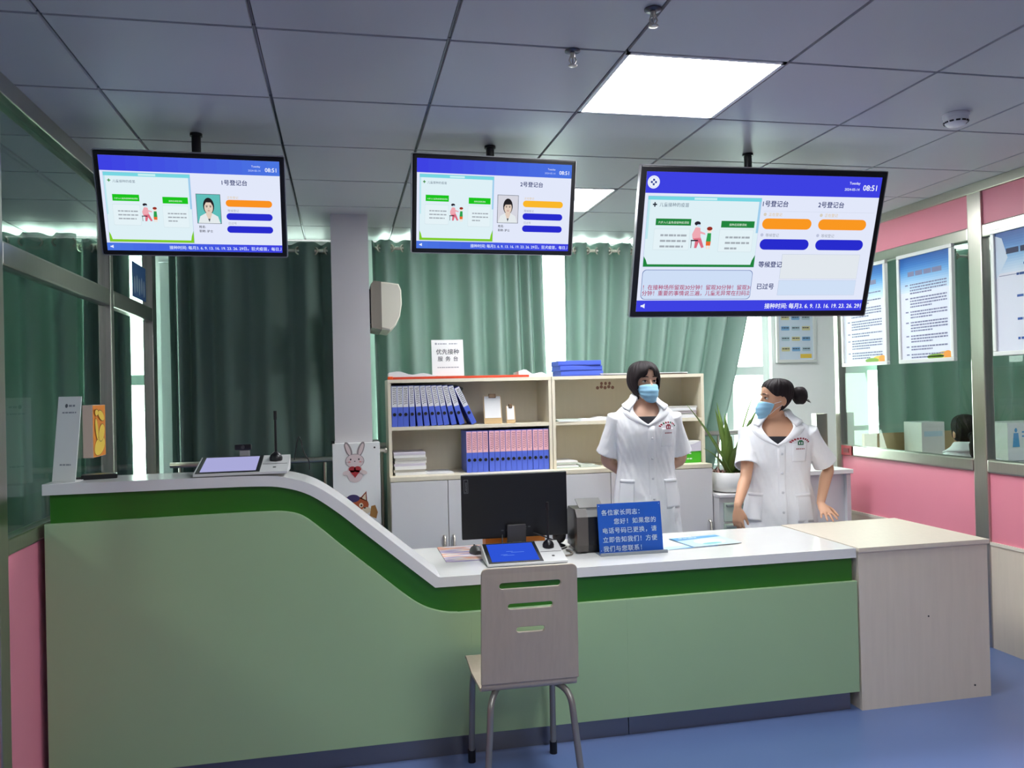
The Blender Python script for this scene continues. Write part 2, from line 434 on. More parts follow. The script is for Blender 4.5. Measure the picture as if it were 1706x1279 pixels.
# ================================================================ COUNTER
GREEND = mat('dark_green_laminate', (44, 112, 24), .3, var=.04, scale=4)
GREENL = mat('pale_green_laminate', (160, 190, 146), .34, var=.025, scale=3)
def smooth_path(pts, n=8, closed=False):
    out = []
    P = [Vector(p) for p in pts]
    for i in range(len(P)-1):
        p0, p1, p2, p3 = P[max(i-1, 0)], P[i], P[i+1], P[min(i+2, len(P)-1)]
        for k in range(n):
            t = k/n
            out.append(.5*((2*p1)+(-p0+p2)*t+(2*p0-5*p1+4*p2-p3)*t*t+(-p0+3*p1-3*p2+p3)*t**3))
    return out+[P[-1]]
low = [(-1.125, 1.170), (-.55, 1.170), (-.34, 1.168), (-.24, 1.158), (-.14, 1.124), (-.036, 1.052), (.08, .953), (.22, .833), (.36, .714)]
lowc = [(p.x, p.y) for p in smooth_path([(x, z) for x, z in low], 6)]
ct = thing('reception_counter', 'long green and white reception counter with high left end sloping down to desk height', 'counter', (0, 0, 0))
YC = 3.386; XE = 2.325
def offset(path, d):
    o = []
    for i, p in enumerate(path):
        a, b = Vector(path[max(i-1, 0)]), Vector(path[min(i+1, len(path)-1)])
        t = (b-a).normalized(); o.append((p[0]-t.y*d, p[1]+t.x*d))
    return o
up = offset(lowc, .042); up[-1] = (.383, .755)
m = MB()
rings = []
for (a, b), (c, d) in zip(lowc, up): rings.append([(a, YC, b), (c, YC, d), (c, 3.66, d), (a, 3.66, b)])
m.loft(rings, 0, smooth=False)
m.box((.1, 3.662, .714), (XE, 4.04, .755)); m.prism([(.36, .714), (XE, .711), (XE, .755), (.383, .755)], YC, 3.662)
m.build('worktop', SLABW, ct)
# dark green band (recessed) and pale panels below it
bl = [(-1.105, 1.058), (-.5, 1.064), (-.32, 1.064), (-.235, 1.06), (-.17, 1.04), (-.1, .985), (-.02, .912), (.1, .808), (.22, .704), (.296, .647), (.37, .615), (.45, .602), (.6, .6), (XE-.005, .6)]
blc = [(p.x, p.y) for p in smooth_path([(x, z) for x, z in bl], 6)]
m = MB(); top = [(x, z+.001) for x, z in lowc]+[(XE-.01, .712)]
m.prism([(-1.105, .99)]+[(-1.105, 1.17)]+top[1:]+[(XE-.01, .55), (.4, .55), (-.25, .99)], YC+.022, YC+.05); m.build('green_band', GREEND, ct)
cuts = [(-1.118, .505), (.508, 1.193), (1.196, XE)]
def zb(x):
    for (a, b), (c, d) in zip(blc, blc[1:]):
        if a <= x <= c: return b+(d-b)*(x-a)/max(c-a, 1e-6)
    return blc[0][1] if x < blc[0][0] else blc[-1][1]
for k, (a, b) in enumerate(cuts):
    pts = [(a, .09), (b, .09), (b, zb(b))]+[p for p in reversed(blc) if a+.002 < p[0] < b-.002]+[(a, zb(a))]
    m = MB(); v, f = shape_geo([pts], .009, .002, 1)
    m.add([(p.x, YC+.011-p.z, p.y) for p in v], f); m.build('front_panel', GREENL, ct)
m = MB(); m.box((-1.1, YC+.03, 0), (1.2, YC+.06, .09)); m.box((1.204, YC+.03, 0), (XE-.03, YC+.06, .09)); m.build('plinth', DSTEEL, ct)
m = MB(); m.prism([(-1.1, .0), (-1.1, 1.168)]+[p for p in lowc[1:]]+[(.36, 0)], YC+.06, 3.64); m.box((.36, YC+.06, 0), (XE-.02, YC+.4, .711)); m.box((.8, YC+.4, .1), (.84, 4.0, .713)); m.box((XE-.06, YC+.4, 0), (XE-.02, 4.0, .711))
m.build('carcass', GREENL, ct)

t = thing('side_table_block', 'pale wood block counter standing at the right end of the green counter', 'counter', (0, 0, 0))
m = MB(); m.box((2.332, 3.375, .735), (3.038, 4.06, .757), bev=.002); m.build('top_board', BEIGE, t)
m = MB(); m.box((2.336, 3.385, 0), (3.034, 3.405, .734)); m.build('front_board', BEIGE, t)
for a in (2.336, 3.014):
    m = MB(); m.box((a, 3.406, 0), (a+.02, 4.05, .734)); m.build('side_board', BEIGE, t)
m = MB()
for x, z in ((2.7, .41), (2.945, .06)): m.cyl(.004, 0, .003, 10, 0, T(x, 3.3855, z) @ RX(PI/2))
m.build('screw_cap', BLACK, t)

# ================================================================ CHAIR
CHW = mat('chair_ply', (186, 172, 152), .42, var=.1, scale=5, stretch=(14, 14, .8))
CHL = mat('chair_leg_metal', (150, 148, 142), .4, .7)
t = thing('dining_chair', 'plywood chair with three slots in its back and grey metal legs, pushed against counter', 'chair', (.655, 2.93, 0), rz=-.02)
# seat shell local: x -.18 .. .18, y from 0 (back) to +.36 (front)
m = MB()
w_, h_ = .178, .43
out = []
for cx, cz, a0 in ((w_-.024, h_-.02, 0), (-w_+.02, h_-.02, 90)):
    for k in range(7): out.append((cx+.02*math.cos(math.radians(a0+15*k)), cz+.02*math.sin(math.radians(a0+15*k))))
out += [(-w_-.002, 0), (w_+.006, 0)]
holes = [stadium(0, .365, .117, .0135), stadium(0, .288, .086, .0125), stadium(0, .2, .055, .012)]
v, f = shape_geo([out]+holes, .0055, .002, 1)
m.add([(p.x, .012+p.z-.05*(p.y/h_)-.02*math.sin(PI*min(1, max(0, p.y/h_)))*(1-(p.x/w_)**2)*.5, .455+p.y) for p in v], f)
m.build('backrest', CHW, t)
m = MB(); prof = []
for k in range(8):
    a = PI/2*k/7; prof.append((.012+.03-.03*math.cos(a), .455-.03*math.sin(a)+.0))
prof += [(.1, .428), (.2, .43), (.3, .437), (.37, .44), (.395, .434)]
r = []
for (y, z) in prof:
    hw = .18+.012*min(1, y/.2)
    r.append([(-hw, y, z-.006), (hw, y, z-.006), (hw, y, z+.006), (-hw, y, z+.006)])
m.loft(r, 0, smooth=False); m.build('seat', CHW, t)
for s in (-1, 1):
    m = MB(); m.tube(smooth_path([(s*.1, .1, .415), (s*.13, .03, .412), (s*.15, -.005, .38), (s*.158, -.02, .3), (s*.175, -.045, .1), (s*.182, -.055, .0)], 5), .0125, 10); m.build('leg', CHL, t)
    m = MB(); m.tube(smooth_path([(s*.12, .24, .418), (s*.15, .33, .412), (s*.166, .365, .35), (s*.17, .385, .2), (s*.173, .4, .02)], 5), .0125, 10); o = m.build('leg', CHL, t)
    m = MB(); m.cyl(.016, -.0, .05, 12, 0, T(s*.173, .4, 0)); m.build('foot_cap', BLACK, o)
m = MB(); m.tube([(-.12, .24, .418), (.12, .24, .418)], .011, 8); m.tube([(-.1, .1, .415), (.1, .1, .415)], .011, 8); m.build('seat_frame', CHL, t)
# ================================================================ HANGING SCREENS
def E(rgb): return emis('lit_%d_%d_%d' % rgb, rgb, 1.0)
UW, UBL, UBR, UOR, UNV = E((226, 232, 250)), E((62, 66, 226)), E((78, 122, 232)), E((250, 152, 34)), E((40, 44, 206))
UTX, UGR, UCY, ULG = E((40, 52, 110)), E((150, 156, 170)), E((120, 214, 226)), E((128, 204, 40))
def nurse_child(F, u, v, s):
    """small cartoon: a seated nurse in pink giving a jab to a standing child in green"""
    sk, pk, pk2, dk, gn, og = E((250, 222, 206)), E((238, 170, 180)), E((220, 110, 130)), E((40, 36, 48)), E((48, 160, 80)), E((232, 110, 50))
    el = lambda a, b, c, d, m_, l=5, r=0: F.ell(u+a*s, v+b*s, c*s, d*s, m_, l, 14, r)
    F.poly([(u+p[0]*s, v+p[1]*s) for p in ((-.3, .1), (.1, .1), (.04, .6), (-.2, .62), (-.34, .3))], pk, 4)
    F.poly([(u+p[0]*s, v+p[1]*s) for p in ((-.3, .1), (.1, .16), (.3, -.3), (.18, -.34), (.02, -.06), (-.06, -.34), (-.18, -.34), (-.16, .0))], pk2, 4)
    F.poly([(u+p[0]*s, v+p[1]*s) for p in ((-.38, .04), (-.02, .04), (-.02, -.02), (-.38, -.02))], dk, 5)
    for x in (-.34, -.08): F.rect(u+(x-.015)*s, v-.34*s, u+(x+.015)*s, v-.02*s, dk, 3)
    F.poly([(u+p[0]*s, v+p[1]*s) for p in ((-.1, .5), (.3, .36), (.32, .28), (-.06, .36))], pk, 5)
    el(-.08, .74, .12, .13, sk); el(-.12, .8, .15, .1, dk, 6); el(-.06, .7, .11, .06, E((200, 226, 246)), 7)
    F.poly([(u+p[0]*s, v+p[1]*s) for p in ((.38, -.05), (.62, -.05), (.6, .36), (.42, .36))], gn, 4)
    F.poly([(u+p[0]*s, v+p[1]*s) for p in ((.39, -.22), (.61, -.22), (.62, -.03), (.38, -.03))], og, 5)
    for x in (.44, .56): F.rect(u+(x-.03)*s, v-.38*s, u+(x+.03)*s, v-.2*s, sk, 4); 
    el(.5, .5, .12, .13, sk, 5); el(.5, .57, .14, .09, E((150, 50, 40)), 6)
def id_photo(F, u0, v0, u1, v1, bg, fringe):
    W_, H_ = u1-u0, v1-v0; c = (u0+u1)/2
    F.rect(u0-.002, v0-.002, u1+.002, v1+.002, E((90, 100, 110)), 3); F.rect(u0, v0, u1, v1, bg, 4)
    hair, sk, coat, lip = E((36, 34, 38)), E((226, 206, 190)), E((228, 234, 236)), E((190, 120, 116))
    F.ell(c, v0+.60*H_, .235*W_, .29*H_, hair, 5)
    F.poly([(u0+.03*W_, v0), (u0+.12*W_, v0+.24*H_), (c-.12*W_, v0+.36*H_), (c+.12*W_, v0+.36*H_), (u1-.12*W_, v0+.24*H_), (u1-.03*W_, v0)], coat, 6)
    F.poly([(c-.1*W_, v0+.4*H_), (c-.13*W_, v0+.32*H_), (c, v0+.06*H_), (c+.13*W_, v0+.32*H_), (c+.1*W_, v0+.4*H_)], sk, 7)
    F.poly([(c-.05*W_, v0+.16*H_), (c, v0+.04*H_), (c+.05*W_, v0+.16*H_)], E((70, 76, 88)), 8)
    F.ell(c, v0+.55*H_, .185*W_, .225*H_, sk, 8)
    for s in (-1, 1):
        F.ell(c+s*.08*W_, v0+.575*H_, .04*W_, .014*H_, hair, 9); F.ell(c+s*.08*W_, v0+.615*H_, .055*W_, .009*H_, hair, 9)
    F.ell(c, v0+.44*H_, .055*W_, .014*H_, lip, 9); F.ell(c, v0+.505*H_, .03*W_, .012*H_, E((206, 180, 164)), 9)
    if fringe: F.poly([(c-.2*W_, v0+.56*H_), (c-.2*W_, v0+.75*H_), (c, v0+.86*H_), (c+.2*W_, v0+.75*H_), (c+.2*W_, v0+.56*H_), (c+.15*W_, v0+.67*H_), (c-.13*W_, v0+.66*H_)], hair, 10)
    else: F.poly([(c-.19*W_, v0+.6*H_), (c-.2*W_, v0+.75*H_), (c, v0+.88*H_), (c+.2*W_, v0+.75*H_), (c+.19*W_, v0+.6*H_), (c+.1*W_, v0+.73*H_), (c-.1*W_, v0+.73*H_)], hair, 10)
def speaker_icon(F, u, v, s): F.poly([(u-s, v-.3*s), (u-.5*s, v-.3*s), (u+.4*s, v-.8*s), (u+.4*s, v+.8*s), (u-.5*s, v+.3*s), (u-s, v+.3*s)], E((235, 240, 255)), 4)
def screen(label, loc, yaw, tilt, W, Hh, bez, ui, edge):
    t = thing('hanging_screen', label, 'screen', loc, group='information screens hung from the ceiling')
    Rm = RZ(yaw) @ RX(tilt)
    m = MB(); m.box((-W/2, 0, -Hh/2), (W/2, .035, Hh/2), 0, Rm, .006); m.box((-W*.36, .03, -Hh*.36), (W*.36, .07, Hh*.3), 0, Rm, .01)
    m.build('housing', BLACK, t)
    m = MB(); e = .004
    for a, b in (((-W/2-e, .002, -Hh/2), (-W/2-.0005, .03, Hh/2)), ((W/2+.0005, .002, -Hh/2), (W/2+e, .03, Hh/2)), ((-W/2, .002, Hh/2+.0005), (W/2, .03, Hh/2+e)), ((-W/2, .002, -Hh/2-e), (W/2, .03, -Hh/2-.0005))): m.box(a, b, 0, Rm)
    m.build('edge_trim', mat('silver_trim', (190, 190, 192), .3, .8), t)
    sw, sh = W-2*bez, Hh-2*bez
    F = Flat(sw, sh, Rm @ T(-sw/2, -.0012, -sh/2)); ui(F, sw, sh)
    F.make('display', t)
    z0 = .02; zc = H-loc[2]
    m = MB(); m.tube([(0, .07+.02, z0), (0, .07+.02, zc+.005)], .019, 14); m.box((-.05, .045, z0-.09), (.05, .1, z0+.03))
    m.cyl(.026, zc-.012, zc-.001, 20, 0, T(0, .09, 0)); m.build('ceiling_pole', BLACK, t)
    return t
FOOT = '接种时间: 每月3. 6. 9. 13. 16. 19. 23. 26. 29日。狂犬疫苗，每日上班时间接种'
def common(F, sw, sh, hd):
    F.rect(0, 0, sw, sh, UW, 0); F.rect(0, sh*(1-hd), sw, sh, UBL, 1)
    F.rect(0, 0, sw, sh*.083, UBL, 1)
    speaker_icon(F, sw*.03, sh*.042, sh*.022)
def illus(F, sw, sh, u0, u1, v0, v1, lab, cross):
    U = lambda a: sw*(u0+(u1-u0)*a)
    V = lambda b: sh*(1-(v0+(v1-v0)*b))
    F.rect(U(0)-.001, V(1)-.001, U(1)+.001, V(0)+.001, E((150, 180, 220)), 1)
    F.rect(U(0), V(1), U(1), V(0), E((222, 240, 246)), 2)
    F.rect(U(0), V(.05), U(1), V(0), UCY, 3); F.rect(U(.4), V(.04), U(.6), V(.01), E((200, 240, 244)), 4)
    F.rect(U(0), V(.6), U(.02), V(.05), E((190, 232, 240)), 3); F.rect(U(.98), V(.5), U(1), V(.05), E((160, 206, 236)), 3)
    F.poly([(U(0), V(1)), (U(1), V(1)), (U(1), V(.82)), (U(.975), V(.9)), (U(.965), V(.965)), (U(.035), V(.965)), (U(.02), V(.9)), (U(0), V(.85))], lab if lab != E((28, 196, 30)) else ULG, 3)
    c = sh*.016; cu, cv = U(.06), V(.115)
    F.rect(cu-c, cv-c*.3, cu+c, cv+c*.3, cross, 4); F.rect(cu-c*.3, cv-c, cu+c*.3, cv+c, cross, 4)
    F.text('儿童接种的疫苗', U(.1), V(.14), sh*.032, E((90, 108, 130)), 4)
    for a, b, s in ((.08, .39, '六步入儿童免疫接种前须知'), (.66, .96, '接种后观察须知')):
        d = .02 if a > .5 else 0
        F.rect(U(a), V(.405+d), U(b), V(.31+d), lab, 4)
        F.text(s, U((a+b)/2), V(.378+d), sh*.0195, E((225, 245, 225)), 5, al='c')
        F.rrect(U(a-.01), V(.76+d), U(b), V(.45), .004, E((216, 232, 238)), 3); F.rrect(U(a-.005), V(.75+d), U(b-.005), V(.46), .004, E((228, 242, 247)), 4)
        F.lines(U(a+.05), V(.56+d), U(b-.03), 3, sh*.04, sh*.014, E((164, 172, 180)), 5, last=.5 if a > .5 else .9)
    nurse_child(F, U(.47), V(.62), sh*.155)
def ui_small(num, pill, photo_bg, fringe):
    def ui(F, sw, sh):
        common(F, sw, sh, .155)
        for q in range(14):
            c = E((62+q, 66+q*4, 226)); F.rect(sw*q/14, sh*.845, sw*(q+1)/14, sh, c, 2); F.rect(sw*(13-q)/14, 0, sw*(14-q)/14, sh*.083, c, 2)
        F.text('08:51', sw*.982, sh*.885, sh*.06, E((240, 244, 255)), 4, al='r', bold=.01)
        F.text('Tuesday', sw*.89, sh*.93, sh*.028, E((236, 240, 255)), 4, al='r'); F.text('2024-05-14', sw*.89, sh*.885, sh*.028, E((200, 214, 255)), 4, al='r')
        illus(F, sw, sh, .018, .488, .172, .905, E((28, 196, 30)), E((60, 140, 60)))
        F.text('%s号登记台' % num, sw*.735, sh*.735, sh*.062, UTX, 4, al='c', bold=.014)
        id_photo(F, sw*.517, sh*.315, sw*.65, sh*.625, photo_bg, fringe)
        F.text('姓名:', sw*.522, sh*.262, sh*.032, E((40, 44, 56)), 4, bold=.01); F.text('职称: 护士', sw*.522, sh*.215, sh*.032, E((40, 44, 56)), 4, bold=.01)
        F.text('正在登记', sw*.69, sh*.588, sh*.03, E((226, 198, 140)), 4); F.text('等候登记', sw*.69, sh*.445, sh*.03, UGR, 4); F.text('已过号', sw*.69, sh*.308, sh*.03, UGR, 4)
        for v, c in ((.5, pill), (.355, UNV), (.215, UNV)): F.rrect(sw*.682, sh*v, sw*.95, sh*(v+.075), sh*.037, c, 4)
        F.text(FOOT, sw*.345, sh*.024, sh*.043, E((214, 226, 255)), 5, maxu=sw*.998, bold=.014)
    return ui
def ui_big(F, sw, sh):
    common(F, sw, sh, .147); r = sh*.045; cu, cv = sw*.03, sh*.928
    F.ell(cu, cv, r, r, E((235, 240, 252)), 3); F.ell(cu, cv, r*.82, r*.82, E((200, 214, 246)), 4); F.ell(cu, cv, r*.74, r*.74, E((238, 243, 252)), 5)
    for a, b in ((.5, .16), (.16, .5)): F.rect(cu-r*a, cv-r*b, cu+r*a, cv+r*b, E((50, 70, 150)), 6)
    F.ell(cu, cv, r*.2, r*.2, E((238, 243, 252)), 7)
    F.text('08:51', sw*.982, sh*.903, sh*.056, E((240, 244, 255)), 4, al='r', bold=.014)
    F.text('Tuesday', sw*.905, sh*.945, sh*.026, E((236, 240, 255)), 4, al='r', bold=.01); F.text('2024-05-14', sw*.905, sh*.9, sh*.026, E((226, 234, 255)), 4, al='r', bold=.01)
    illus(F, sw, sh, .014, .486, .168, .668, E((34, 132, 62)), E((40, 48, 60)))
    for g in (0, .0025): F.rrect(sw*.014+g, sh*.09+g, sw*.486-g, sh*.31-g, .02, E((110, 130, 180)) if g == 0 else E((206, 222, 246)), 2 if g == 0 else 3)
    red = E((176, 50, 96))
    F.text('！在接种场所留观30分钟！留观30分钟！留观30', sw*.018, sh*.165, sh*.041, red, 4, maxu=sw*.482, bold=.008)
    F.text('分钟！重要的事情说三遍，儿童无异常在扫码离', sw*.018, sh*.122, sh*.041, red, 4, maxu=sw*.482, bold=.008)
    for u, s in ((.545, '1'), (.79, '2')):
        F.text(s+'号登记台', sw*u, sh*.777, sh*.047, UTX, 4, al='c', bold=.014)
        F.ell(sw*(u-.037), sh*.718, sh*.012, sh*.012, E((214, 206, 190)), 3); F.text('正在登记', sw*(u-.022), sh*.708, sh*.027, E((222, 192, 130)), 4)
        F.rrect(sw*(u-.045), sh*.612, sw*(u+.17), sh*.69, sh*.039, UOR, 4)
        F.ell(sw*(u-.04), sh*.57, sh*.012, sh*.012, E((190, 196, 220)), 3); F.text('等候登记', sw*(u-.025), sh*.558, sh*.027, UGR, 4)
        F.rrect(sw*(u-.045), sh*.462, sw*(u+.17), sh*.54, sh*.039, UNV, 4)
    F.rect(sw*.5, sh*.7405, sw*.99, sh*.742, E((196, 204, 222)), 3)
    F.text('等候登记', sw*.505, sh*.335, sh*.048, UTX, 4, bold=.014); F.text('已过号', sw*.508, sh*.17, sh*.048, UTX, 4, bold=.014)
    for v0, v1, c in ((.245, .43, (226, 232, 238)), (.12, .235, (208, 224, 246))):
        F.rect(sw*.605, sh*v0, sw*.955, sh*v1, E((176, 190, 214)), 2); F.rect(sw*.605+.001, sh*v0+.001, sw*.955-.001, sh*v1-.001, E(c), 3)
    F.text(FOOT, sw*.555, sh*.022, sh*.044, E((240, 244, 255)), 5, maxu=sw*.998, bold=.014)
screen('left small hanging screen showing registration desk one and a portrait on teal', (-.590, 3.575, 2.328), .024, .361, .735, .42, .0185, ui_small('1', E((250, 146, 34)), E((96, 190, 186)), False), 0)
screen('middle small hanging screen showing registration desk two and a portrait on white', (.690, 3.588, 2.359), .042, .235, .745, .425, .0185, ui_small('2', E((250, 184, 44)), E((214, 214, 224)), True), 0)
screen('largest hanging screen, listing both registration desks side by side', (1.964, 3.55, 2.197), -.024, .316, 1.235, .70, .026, ui_big, 1)

# ================================================================ CEILING FITTINGS
def sprinkler(x, y, label):
    t = thing('sprinkler', label, 'sprinkler', (x, y, H), group='ceiling sprinklers')
    m = MB(); m.lathe([(.026, -.001), (.026, -.005), (.01, -.009)], 20); m.build('collar', TBAR, t)
    m = MB(); m.lathe([(.008, -.006), (.008, -.022), (.005, -.026)], 12)
    for s in (-1, 1): m.tube([(s*.007, 0, -.02), (s*.012, 0, -.034), (s*.003, 0, -.05)], .0025, 6)
    m.cyl(.0025, -.05, -.025, 8); m.build('nozzle', STEEL, t)
    m = MB(); m.lathe([(.004, -.049), (.015, -.051), (.015, -.053), (.004, -.054)], 16); m.build('deflector', STEEL, t)
sprinkler(.775, 2.598, 'small ceiling sprinkler hanging beside the lit light panel')
sprinkler(.932, 2.275, 'small ceiling sprinkler nearest the top edge above the light panel')
t = thing('smoke_detector', 'round white smoke detector on the ceiling near the right partition', 'smoke detector', (2.574, 2.979, H))
m = MB(); m.lathe([(.052, -.001), (.052, -.012), (.05, -.016)], 28); m.build('mounting_plate', WHITE, t)
m = MB(); m.lathe([(.048, -.014), (.047, -.034), (.034, -.05), (.012, -.054)], 28); m.build('sensor_cover', WHITE, t)
m = MB()
for k in range(12):
    a = 2*PI*k/12; m.box((-.008, -.002, -.0035), (.008, .002, .0035), 0, RZ(a) @ T(0, .0465, -.037) @ RX(-.35))
m.build('vent_slot', BLACK, t)
# ================================================================ AIR CONDITIONER
t = thing('air_conditioner', 'white wall air conditioner seen end on, mounted on the square column', 'air conditioner', (.178, 5.26, 1.93))
prof = [(.012, .03), (.03, .02), (.13, .0), (.165, .03), (.195, .09), (.208, .17), (.206, .26), (.19, .3), (.1, .312), (.03, .314), (.012, .29)]
m = MB(); r = []
for y, k in ((0, .94), (.012, 1), (.49, 1), (.5, .94)):
    r.append([(.1+(x-.1)*k, y, .16+(z-.16)*k) for x, z in prof])
m.loft(r, 0, smooth=False); m.build('body', mat('ac_white', (222, 218, 202), .45), t)
m = MB(); r = [[(x if x > .02 else .012, y, z) for x, z in [(.011, .02), (.078, .005), (.078, .313), (.03, .318), (.011, .295)]] for y in (-.004, .504)]
m.loft(r, 0, smooth=False); m.build('side_cover', mat('ac_grey', (128, 122, 112), .5), t)
m = MB(); m.box((.10, .03, -.012), (.165, .47, -.004), 0, T(.0, 0, .012) @ RY(-.35) @ T(-.004, 0, 0)); m.build('air_flap', BLACK, t)
m = MB(); m.box((0, .05, .05), (.014, .09, .27)); m.box((0, .4, .05), (.014, .44, .27)); m.build('wall_bracket', BLACK, t)

# pipe casing with animal stickers at the column foot
t = thing('pipe_casing', 'white boxed casing around the column foot, with rabbit and fox stickers', 'casing', (.073, 5.16, 0))
m = MB(); m.box((-.143, 0, 0), (.148, .036, 1.222), bev=.003); m.box((.112, .037, 0), (.148, .29, 1.222), bev=.003); m.box((-.143, .037, 0), (-.128, .29, 1.222), bev=.003); m.build('casing_board', WALLW, t)
st = lambda n, c: mat('sticker_'+n, c, .5)
F = Flat(.3, .5, T(-.143, -.0008, .6)); pu, pg, rd, dk = st('pale_pink', (226, 206, 206)), st('grey', (150, 138, 140)), st('red', (176, 44, 52)), st('dark', (50, 40, 46))
c, b = .135, .52
for s in (-1, 1):
    F.ell(c+s*.038, b+.062, .019, .05, pg, 1, rot=-s*.35); F.ell(c+s*.04, b+.062, .011, .038, pu, 2, rot=-s*.35)
F.ell(c, b-.01, .058, .045, pg, 1); F.ell(c, b-.01, .055, .042, pu, 2); F.ell(c, b-.085, .05, .06, pu, 1)
for s in (-1, 1):
    F.ell(c+s*.025, b+.0, .0045, .006, dk, 3); F.ell(c+s*.033, b-.016, .008, .005, st('blush', (232, 160, 160)), 3)
    F.ell(c+s*.052, b-.082, .024, .013, pu, 5, rot=-s*.3); F.ell(c+s*.016, b-.062, .022, .019, rd, 4)
    F.rect(c+s*.045-.012, b-.018, c+s*.045+.012, b-.0168, dk, 4)
F.poly([(c-.037, b-.068), (c, b-.115), (c+.037, b-.068)], rd, 4); F.ell(c, b-.012, .004, .003, dk, 3)
F.make('rabbit_sticker', t)
F = Flat(.3, .5, T(-.143, -.0008, .345)); og, od, cr, nv = st('orange', (176, 84, 44)), st('rust', (140, 60, 36)), st('cream', (226, 208, 180)), st('navy', (62, 50, 100))
c, b = .14, .5
F.ell(c, b-.01, .075, .052, og, 1); F.poly([(c+.02, b+.03), (c+.062, b+.075), (c+.066, b+.01)], od, 1); F.poly([(c+.034, b+.032), (c+.057, b+.06), (c+.058, b+.018)], cr, 2)
F.ell(c-.07, b+.025, .035, .02, od, 1, rot=-.2); F.ell(c-.02, b+.032, .04, .024, nv, 3); F.ell(c+.06, b-.045, .028, .02, cr, 2); F.ell(c+.028, b-.012, .013, .014, cr, 3); F.ell(c+.03, b-.013, .006, .007, dk, 4)
F.ell(c+.05, b-.03, .008, .004, dk, 4); F.poly([(c+.08, b-.08), (c+.09, b-.02), (c+.115, b-.015), (c+.13, b-.06), (c+.12, b-.1)], st('tan', (170, 120, 60)), 2); F.ell(c, b-.12, .06, .07, og, 1)
F.make('fox_sticker', t)
m = MB(); m.lathe([(.012, 0), (.012, .025), (.018, .03), (.018, .045), (.004, .05)], 12, 0, T(.149, .06, 1.165) @ RY(PI/2)); m.build('pipe_stub', STEEL, t)
m = MB(); m.cyl(.006, 0, .004, 10, 0, T(.115, -.0005, 1.19) @ RX(PI/2)); m.build('screw', DGREY, t)
m = MB(); m.box((-.148, -.004, 1.222), (-.128, .02, 1.24)); m.build('clip', BLACK, t)
# ================================================================ BOOKCASES
DOORM = mat('cabinet_door_white', (222, 220, 220), .4, var=.02, scale=5)
def bookcase(label, x0, x1, sticker):
    t = thing('bookcase', label, 'bookcase', (x0, 5.1, 0), group='cream office bookcases along the window')
    W = x1-x0; yb = .44
    for x in (0, W-.02):
        m = MB(); m.box((x, .1, 1.0), (x+.02, yb, 1.59)); m.build('side_panel', SHELFW, t)
    m = MB(); m.box((0, .098, 1.59), (W, yb, 1.612)); m.build('top_panel', SHELFW, t)
    m = MB(); m.box((.02, .105, 1.288), (W-.02, yb-.012, 1.31)); m.build('shelf', SHELFW, t)
    m = MB(); m.box((.02, yb-.012, 1.0), (W-.02, yb, 1.59)); m.build('back_panel', SHELFW, t)
    m = MB(); m.box((0, 0, .975), (W, yb, 1.0)); m.build('base_top', SHELFW, t)
    m = MB(); m.box((0, .022, .06), (W, yb, .974)); m.box((.02, .05, 0), (W-.02, yb, .06)); m.build('base_cabinet', SHELFW, t)
    n = 3
    for k in range(n):
        a, b = k*W/n+.002, (k+1)*W/n-.002
        m = MB(); m.box((a, 0, .065), (b, .02, .97), bev=.0015); d = m.build('door', DOORM, t)
        hx = b-.028 if k != 1 else a+.028
        m = MB(); m.tube([(hx, -.002, .62), (hx, -.03, .612), (hx, -.03, .45), (hx, -.002, .442)], .009, 10); m.build('handle', STEEL, d)
    if sticker == 1:
        F = Flat(W, .6, T(0, yb-.0125, 1.0)); g = mat('sticker_cloud', (128, 140, 136), .7)
        for u, v, a, b in ((.45, .545, .03, .016), (.475, .555, .026, .018), (.5, .545, .03, .016), (.478, .535, .045, .014)): F.ell(u, v, a, b, g, 1)
        F.make('cloud_sticker', t)
    else:
        F = Flat(W, .6, T(0, yb-.0125, 1.0)); g = mat('sticker_brown', (150, 110, 96), .7)
        for k in range(5): F.ell(.42+k*.028, .53+.006*(k % 2), .012, .012, g, 1)
        for k in range(3): F.ell(.45+k*.03, .56, .01, .012, g, 2)
        F.make('wall_sticker', t)
    return t
bookcase('left bookcase holding the rows of blue binders', .28, 1.35, 1)
bookcase('right bookcase behind the standing nurse, with a green paper carton', 1.354, 2.432, 2)

LABW = mat('binder_label_white', (226, 226, 232), .6); LABP = mat('binder_label_pink', (240, 186, 196), .6)
def binder(lab, th, hh, dp, tint):
    t = thing('binder', 'blue binder', 'binder')
    m = MB(); m.box((0, 0, 0), (th, dp, hh), bev=.002); m.build('cover', BLUEB, t)
    F = Flat(th, hh); rnd = random.Random(tint)
    F.rect(.001, hh*.48, th-.001, hh-.003, lab, 1)
    for k in range(3):
        u = th*(.25+.22*k); v = hh*.95
        for q in range(9):
            F.rect(u, v-.008, u+th*.13, v-.002, INK if lab is LABW else mat('ink_plum', (150, 90, 110), .7), 2); v -= rnd.uniform(.010, .014)
    F.make('spine_label', t)
    m = MB(); m.torus(.0085, .0025, 0, T(th/2, -.0003, hh*.3) @ RX(PI/2), 16, 6); m.cyl(.0075, 0, .0012, 14, 0, T(th/2, 0, hh*.3) @ RX(PI/2)); m.build('finger_hole', BLACK, t)
    return t
ORD = ['first', 'second', 'third', 'fourth', 'fifth', 'sixth', 'seventh', 'eighth', 'ninth', 'tenth', 'eleventh', 'twelfth', 'thirteenth', 'fourteenth', 'last']
an = [0, 0, 0, 1.5, 4, 6, 8, 9, 10, 12.5, 16, 25]
b0 = binder(LABW, .0345, .262, .235, 1)
